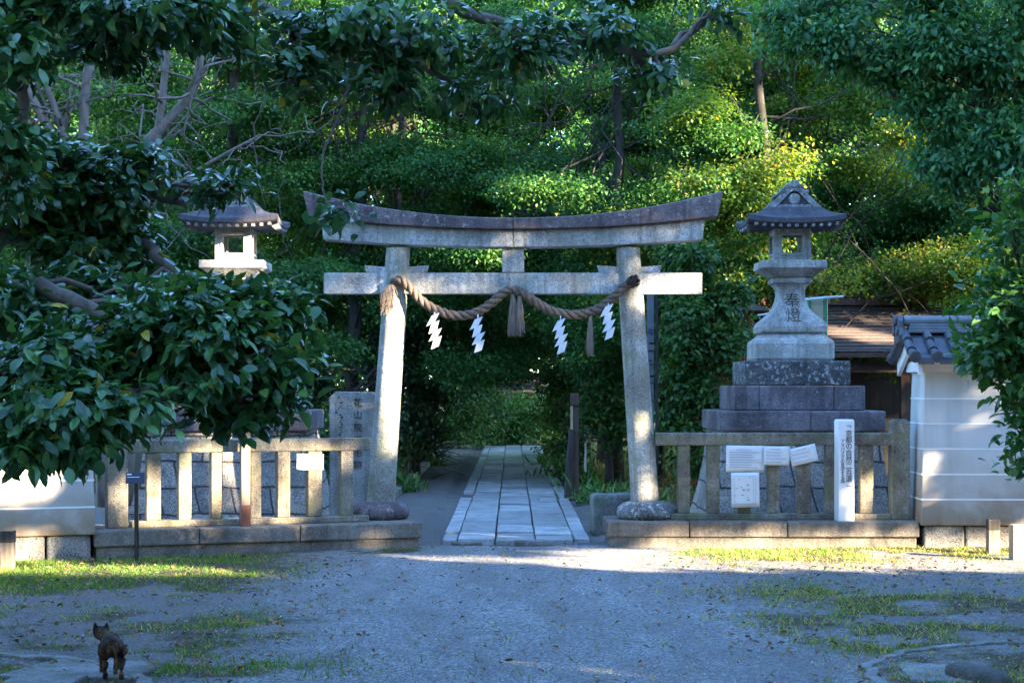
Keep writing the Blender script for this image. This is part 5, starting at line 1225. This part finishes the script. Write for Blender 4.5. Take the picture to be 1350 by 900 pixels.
grow('hedge_tree', 'shrubby tree overhanging the paved path behind the brown notice post', 'hedge', (GX(805, 28), 28, 0), [(GX(805, 28), 28, -.1), (GX(800, 28), 28, .6), (GX(795, 28), 28, 1.2), (GX(790, 28), 28, 2.2)], .07, split(hl2, 4, .5, 7), (.085, .05), L_HEDGE, BARK, 42, per=13, spread=.13, flat=.8, droop=.35, subs=1, shell=.5, twig=1, limb_r=.165)
hl3 = [px_lobe(*a) for a in ((545, 470, 30, 40, 40, .6, 100), (560, 510, 31, 30, 35, .5, 70), (510, 470, 30, 50, 40, .6, 80), (540, 560, 30, 28, 40, .5, 70), (470, 560, 28, 60, 60, .7, 120), (420, 520, 28, 40, 60, .6, 90), (400, 600, 27, 40, 40, .5, 70), (560, 430, 31, 40, 30, .5, 60))]
grow('dark_shrub', 'dark evergreen shrub behind the carved stone slab', 'shrub', (GX(500, 30), 30, 0), [(GX(500, 30), 30, -.1), (GX(505, 30), 30, .5), (GX(515, 30), 30, 1.3), (GX(520, 30), 30, 2.2)], .08, split(hl3, 4, .5, 8), (.09, .05), L_DARK, BARK, 43, per=14, spread=.13, flat=.8, droop=.35, subs=3, shell=.5, twig=2, limb_r=.35)
# shrubs closing the far end of the path
def shrub(label, lobes, base, mat, seed, leaf=(.12, .055), per=14, tr=.05):
    return grow('garden_shrub', label, 'shrub', (*base, 0), [(*base, -.1), (base[0] + .05, base[1], .4), (base[0], base[1], .9), (base[0] - .1, base[1], 1.5)], tr, [px_lobe(*a) for a in lobes], leaf, mat, BARK, seed, 'garden shrubs at the far end of the path', per=per, spread=.18, flat=.8, droop=.25, subs=3, shell=.5, twig=2, limb_r=.5, fork=(.1, .9))
shrub('light green airy shrub with pale stems beside the far sign', ((610, 510, 46, 40, 40, .9, 110), (640, 530, 47, 35, 35, .8, 90), (595, 555, 46, 25, 25, .6, 50), (625, 560, 46, 30, 25, .7, 60), (575, 500, 46, 25, 30, .6, 46)), (GX(605, 46), 46), L_LIGHT, 51)
shrub('bright green rounded shrub closing the end of the paved path', ((665, 545, 48.5, 30, 25, .8, 100), (690, 540, 49, 25, 22, .7, 80), (680, 568, 48.5, 40, 18, .7, 90)), (GX(678, 49), 49), L_BUSH, 52)
shrub('dark shrub beside the path end under the purplish shed roof', ((715, 560, 49, 28, 22, .8, 90), (725, 535, 50, 22, 25, .7, 60), (645, 572, 48.6, 25, 14, .6, 46)), (GX(715, 49.6), 49.6), L_HEDGE, 53)
# dark spiky plant by the lane
rg = np.random.default_rng(61); n = 420; c0 = np.array([GX(546, 31), 31.0, .45]); a = rg.random(n) * 6.283; e = rg.uniform(-.1, 1.2, n)
d = np.stack([np.cos(a) * np.cos(e), np.sin(a) * np.cos(e), np.sin(e)], -1); pos = c0 + d * .15 + rg.normal(0, .16, (n, 3)); 
root = thing('cycad', 'dark spiky palm-like plant by the lane kerb behind the sunlit pillar', 'plant', (c0[0], c0[1], 0))
leaf_object('frond', L_DARK, root, pos, d, np.array([0, 0, 1.]) + rg.normal(0, .2, (n, 3)), rg.uniform(.5, .85, n), rg.uniform(.025, .05, n), 'oval', rg.random(n))
b = MB(); b.tube([(c0[0], c0[1], -.05), (c0[0], c0[1], .5)], [.12, .1], 10); b.build('trunk', BARK, root)
# low planting along the path
k = 0
for px, D, label in ((835, 23.5, 'low fern-like plant beside the boulder'), (792, 24.5, 'low leafy plant at the foot of the stone railing'), (770, 28, 'low leafy plant behind the brown notice post'), (730, 36, 'low grassy plant on the path edge far back'), (745, 31, 'low grassy plant on the path edge near the shrubby tree'), (520, 27, 'low dark plant along the lane kerb'), (555, 36, 'low dark plant by the far sign')):
    k += 1; rg = np.random.default_rng(70 + k); n = 240; c0 = np.array([GX(px, D), D, .04]); a = rg.random(n) * 6.283; e = rg.uniform(.1, 1.3, n)
    d = np.stack([np.cos(a) * np.cos(e), np.sin(a) * np.cos(e), np.sin(e)], -1); root = thing('ground_plant', label, 'plant', (c0[0], c0[1], 0))
    leaf_object('leaves', L_HEDGE, root, c0 + rg.normal(0, .22, (n, 3)) * np.array([1, 1, .3]), d, np.array([0, 0, 1.]) + rg.normal(0, .3, (n, 3)), rg.uniform(.12, .3, n), rg.uniform(.025, .05, n), 'oval', rg.random(n))

# far wood that reads as one dark mass, and its stems
rg = np.random.default_rng(81); n = 120000
pos = np.stack([rg.uniform(-26, 26, n), rg.uniform(50, 66, n), rg.random(n) ** .85 * 17], -1)
w_ = fbm(pos[:, 0] * .35 + pos[:, 1] * .2, pos[:, 2] * .45, 1.0); kp = (w_ > np.where(pos[:, 2] < 6, .2, .33)) & ~((pos[:, 2] < 2.6) & (np.abs(pos[:, 0]) < 3.4) & (pos[:, 1] < 57)); pos = pos[kp]; n = len(pos)
fw = leaf_object('far_woodland', L_MAPLE, None, pos, rg.normal(0, 1, (n, 3)) + np.array([0, 0, -.4]), np.array([0, -.6, .8]) + rg.normal(0, .5, (n, 3)), rg.uniform(.25, .5, n), rg.uniform(.2, .35, n), 'maple', np.clip(rg.random(n) * .9, 0, .95))
tag(fw, 'far dark woodland closing the view behind the maples', 'woodland', kind='stuff')

# the grove on the sunny side that shades the forecourt (out of the picture; its crowns are carved to shape the dappled shade)
GROVE = [(-2.0, 9.5), (2.0, 9.0), (5.6, 9.5), (9.2, 9.0), (12.8, 9.2), (16.4, 9.0), (20.0, 9.6), (24.0, 10.5), (28.0, 12.0), (32.0, 13.0), (36.0, 13.0), (40.0, 13.5), (44.5, 14.0), (-.2, 13.5), (3.8, 13.2), (7.4, 13.6), (11.0, 13.2), (14.6, 13.4), (18.2, 13.6), (22.0, 14.4)]
CE = math.cos(R(SUN_EL)); PX, PY = -SV[1] / CE, SV[0] / CE
tp_ = np.array([q[0] * PX + q[1] * PY for q, r in SUNLIT if r > .03])
for i, (p, a_) in enumerate(GROVE):
    # the stem stands where it shades none of the sunny spots
    cand = np.arange(-1.7, 1.71, .1); ps = p + cand[np.argmin([np.sum(np.abs(tp_ - (p + c)) < .32) + .01 * abs(c) for c in cand])]
    x, y = p * PX + a_ * SV[0] / CE, p * PY + a_ * SV[1] / CE; bx, by = ps * PX + a_ * SV[0] / CE, ps * PY + a_ * SV[1] / CE
    rg = np.random.default_rng(90 + i); lb = []
    for z in np.arange(1.0, 16.5, 1.1):
        for q in range(3): lb.append((x + rg.uniform(-1.7, 1.7), y + rg.uniform(-1.7, 1.7), z + rg.uniform(-.4, .4), 1.6, 1.6, .9, 150))
    grow('grove_tree', 'dense dark tree of the grove that shades the forecourt', 'tree', (bx, by, 0), [(bx, by, -.1), (bx, by, 3), (bx + .05, by, 7), (bx, by, 13)], .12, lb, (.19, .13), L_HEDGE, BARK, 90 + i,
         'grove trees shading the forecourt', kind='rhomb', per=6, spread=.22, flat=.9, droop=.3, carved=True, subs=1, shell=.4, twig=0, limb_r=.10)

# unseen trees added behind and left of the viewer to block low sky light
back = None
for i, (x, y) in enumerate([(-13, 12), (-12.5, 6.5), (-13, 1), (-12, -5), (-8, -9.5), (-3, -11), (2.5, -11), (-16, -12), (7.5, -12.5), (-12.5, 17.5), (-13, 23)]):
    if back is None:
        rg = np.random.default_rng(140); lb = [(x + rg.uniform(-2, 2), y + rg.uniform(-2, 2), z + rg.uniform(-.4, .4), 1.7, 1.7, .9, 110) for z in np.arange(1.6, 12.5, 1.0) for q in range(3)]
        back = grow('sky_screen_tree', 'tall leafy tree added out of view to block low sky light', 'tree', (x, y, 0), [(x, y, -.1), (x, y, 3), (x, y, 7), (x, y, 11)], .22, lb, (.22, .15), L_HEDGE, BARK, 140, 'added trees screening the low sky behind the viewer', kind='rhomb', per=4, spread=.24, flat=.9, droop=.3, subs=1, shell=.4, twig=0, limb_r=.2)
    else:
        c = copy_tree(back); c.location = (x, y, 0); c.rotation_euler = (0, 0, i * 1.3)
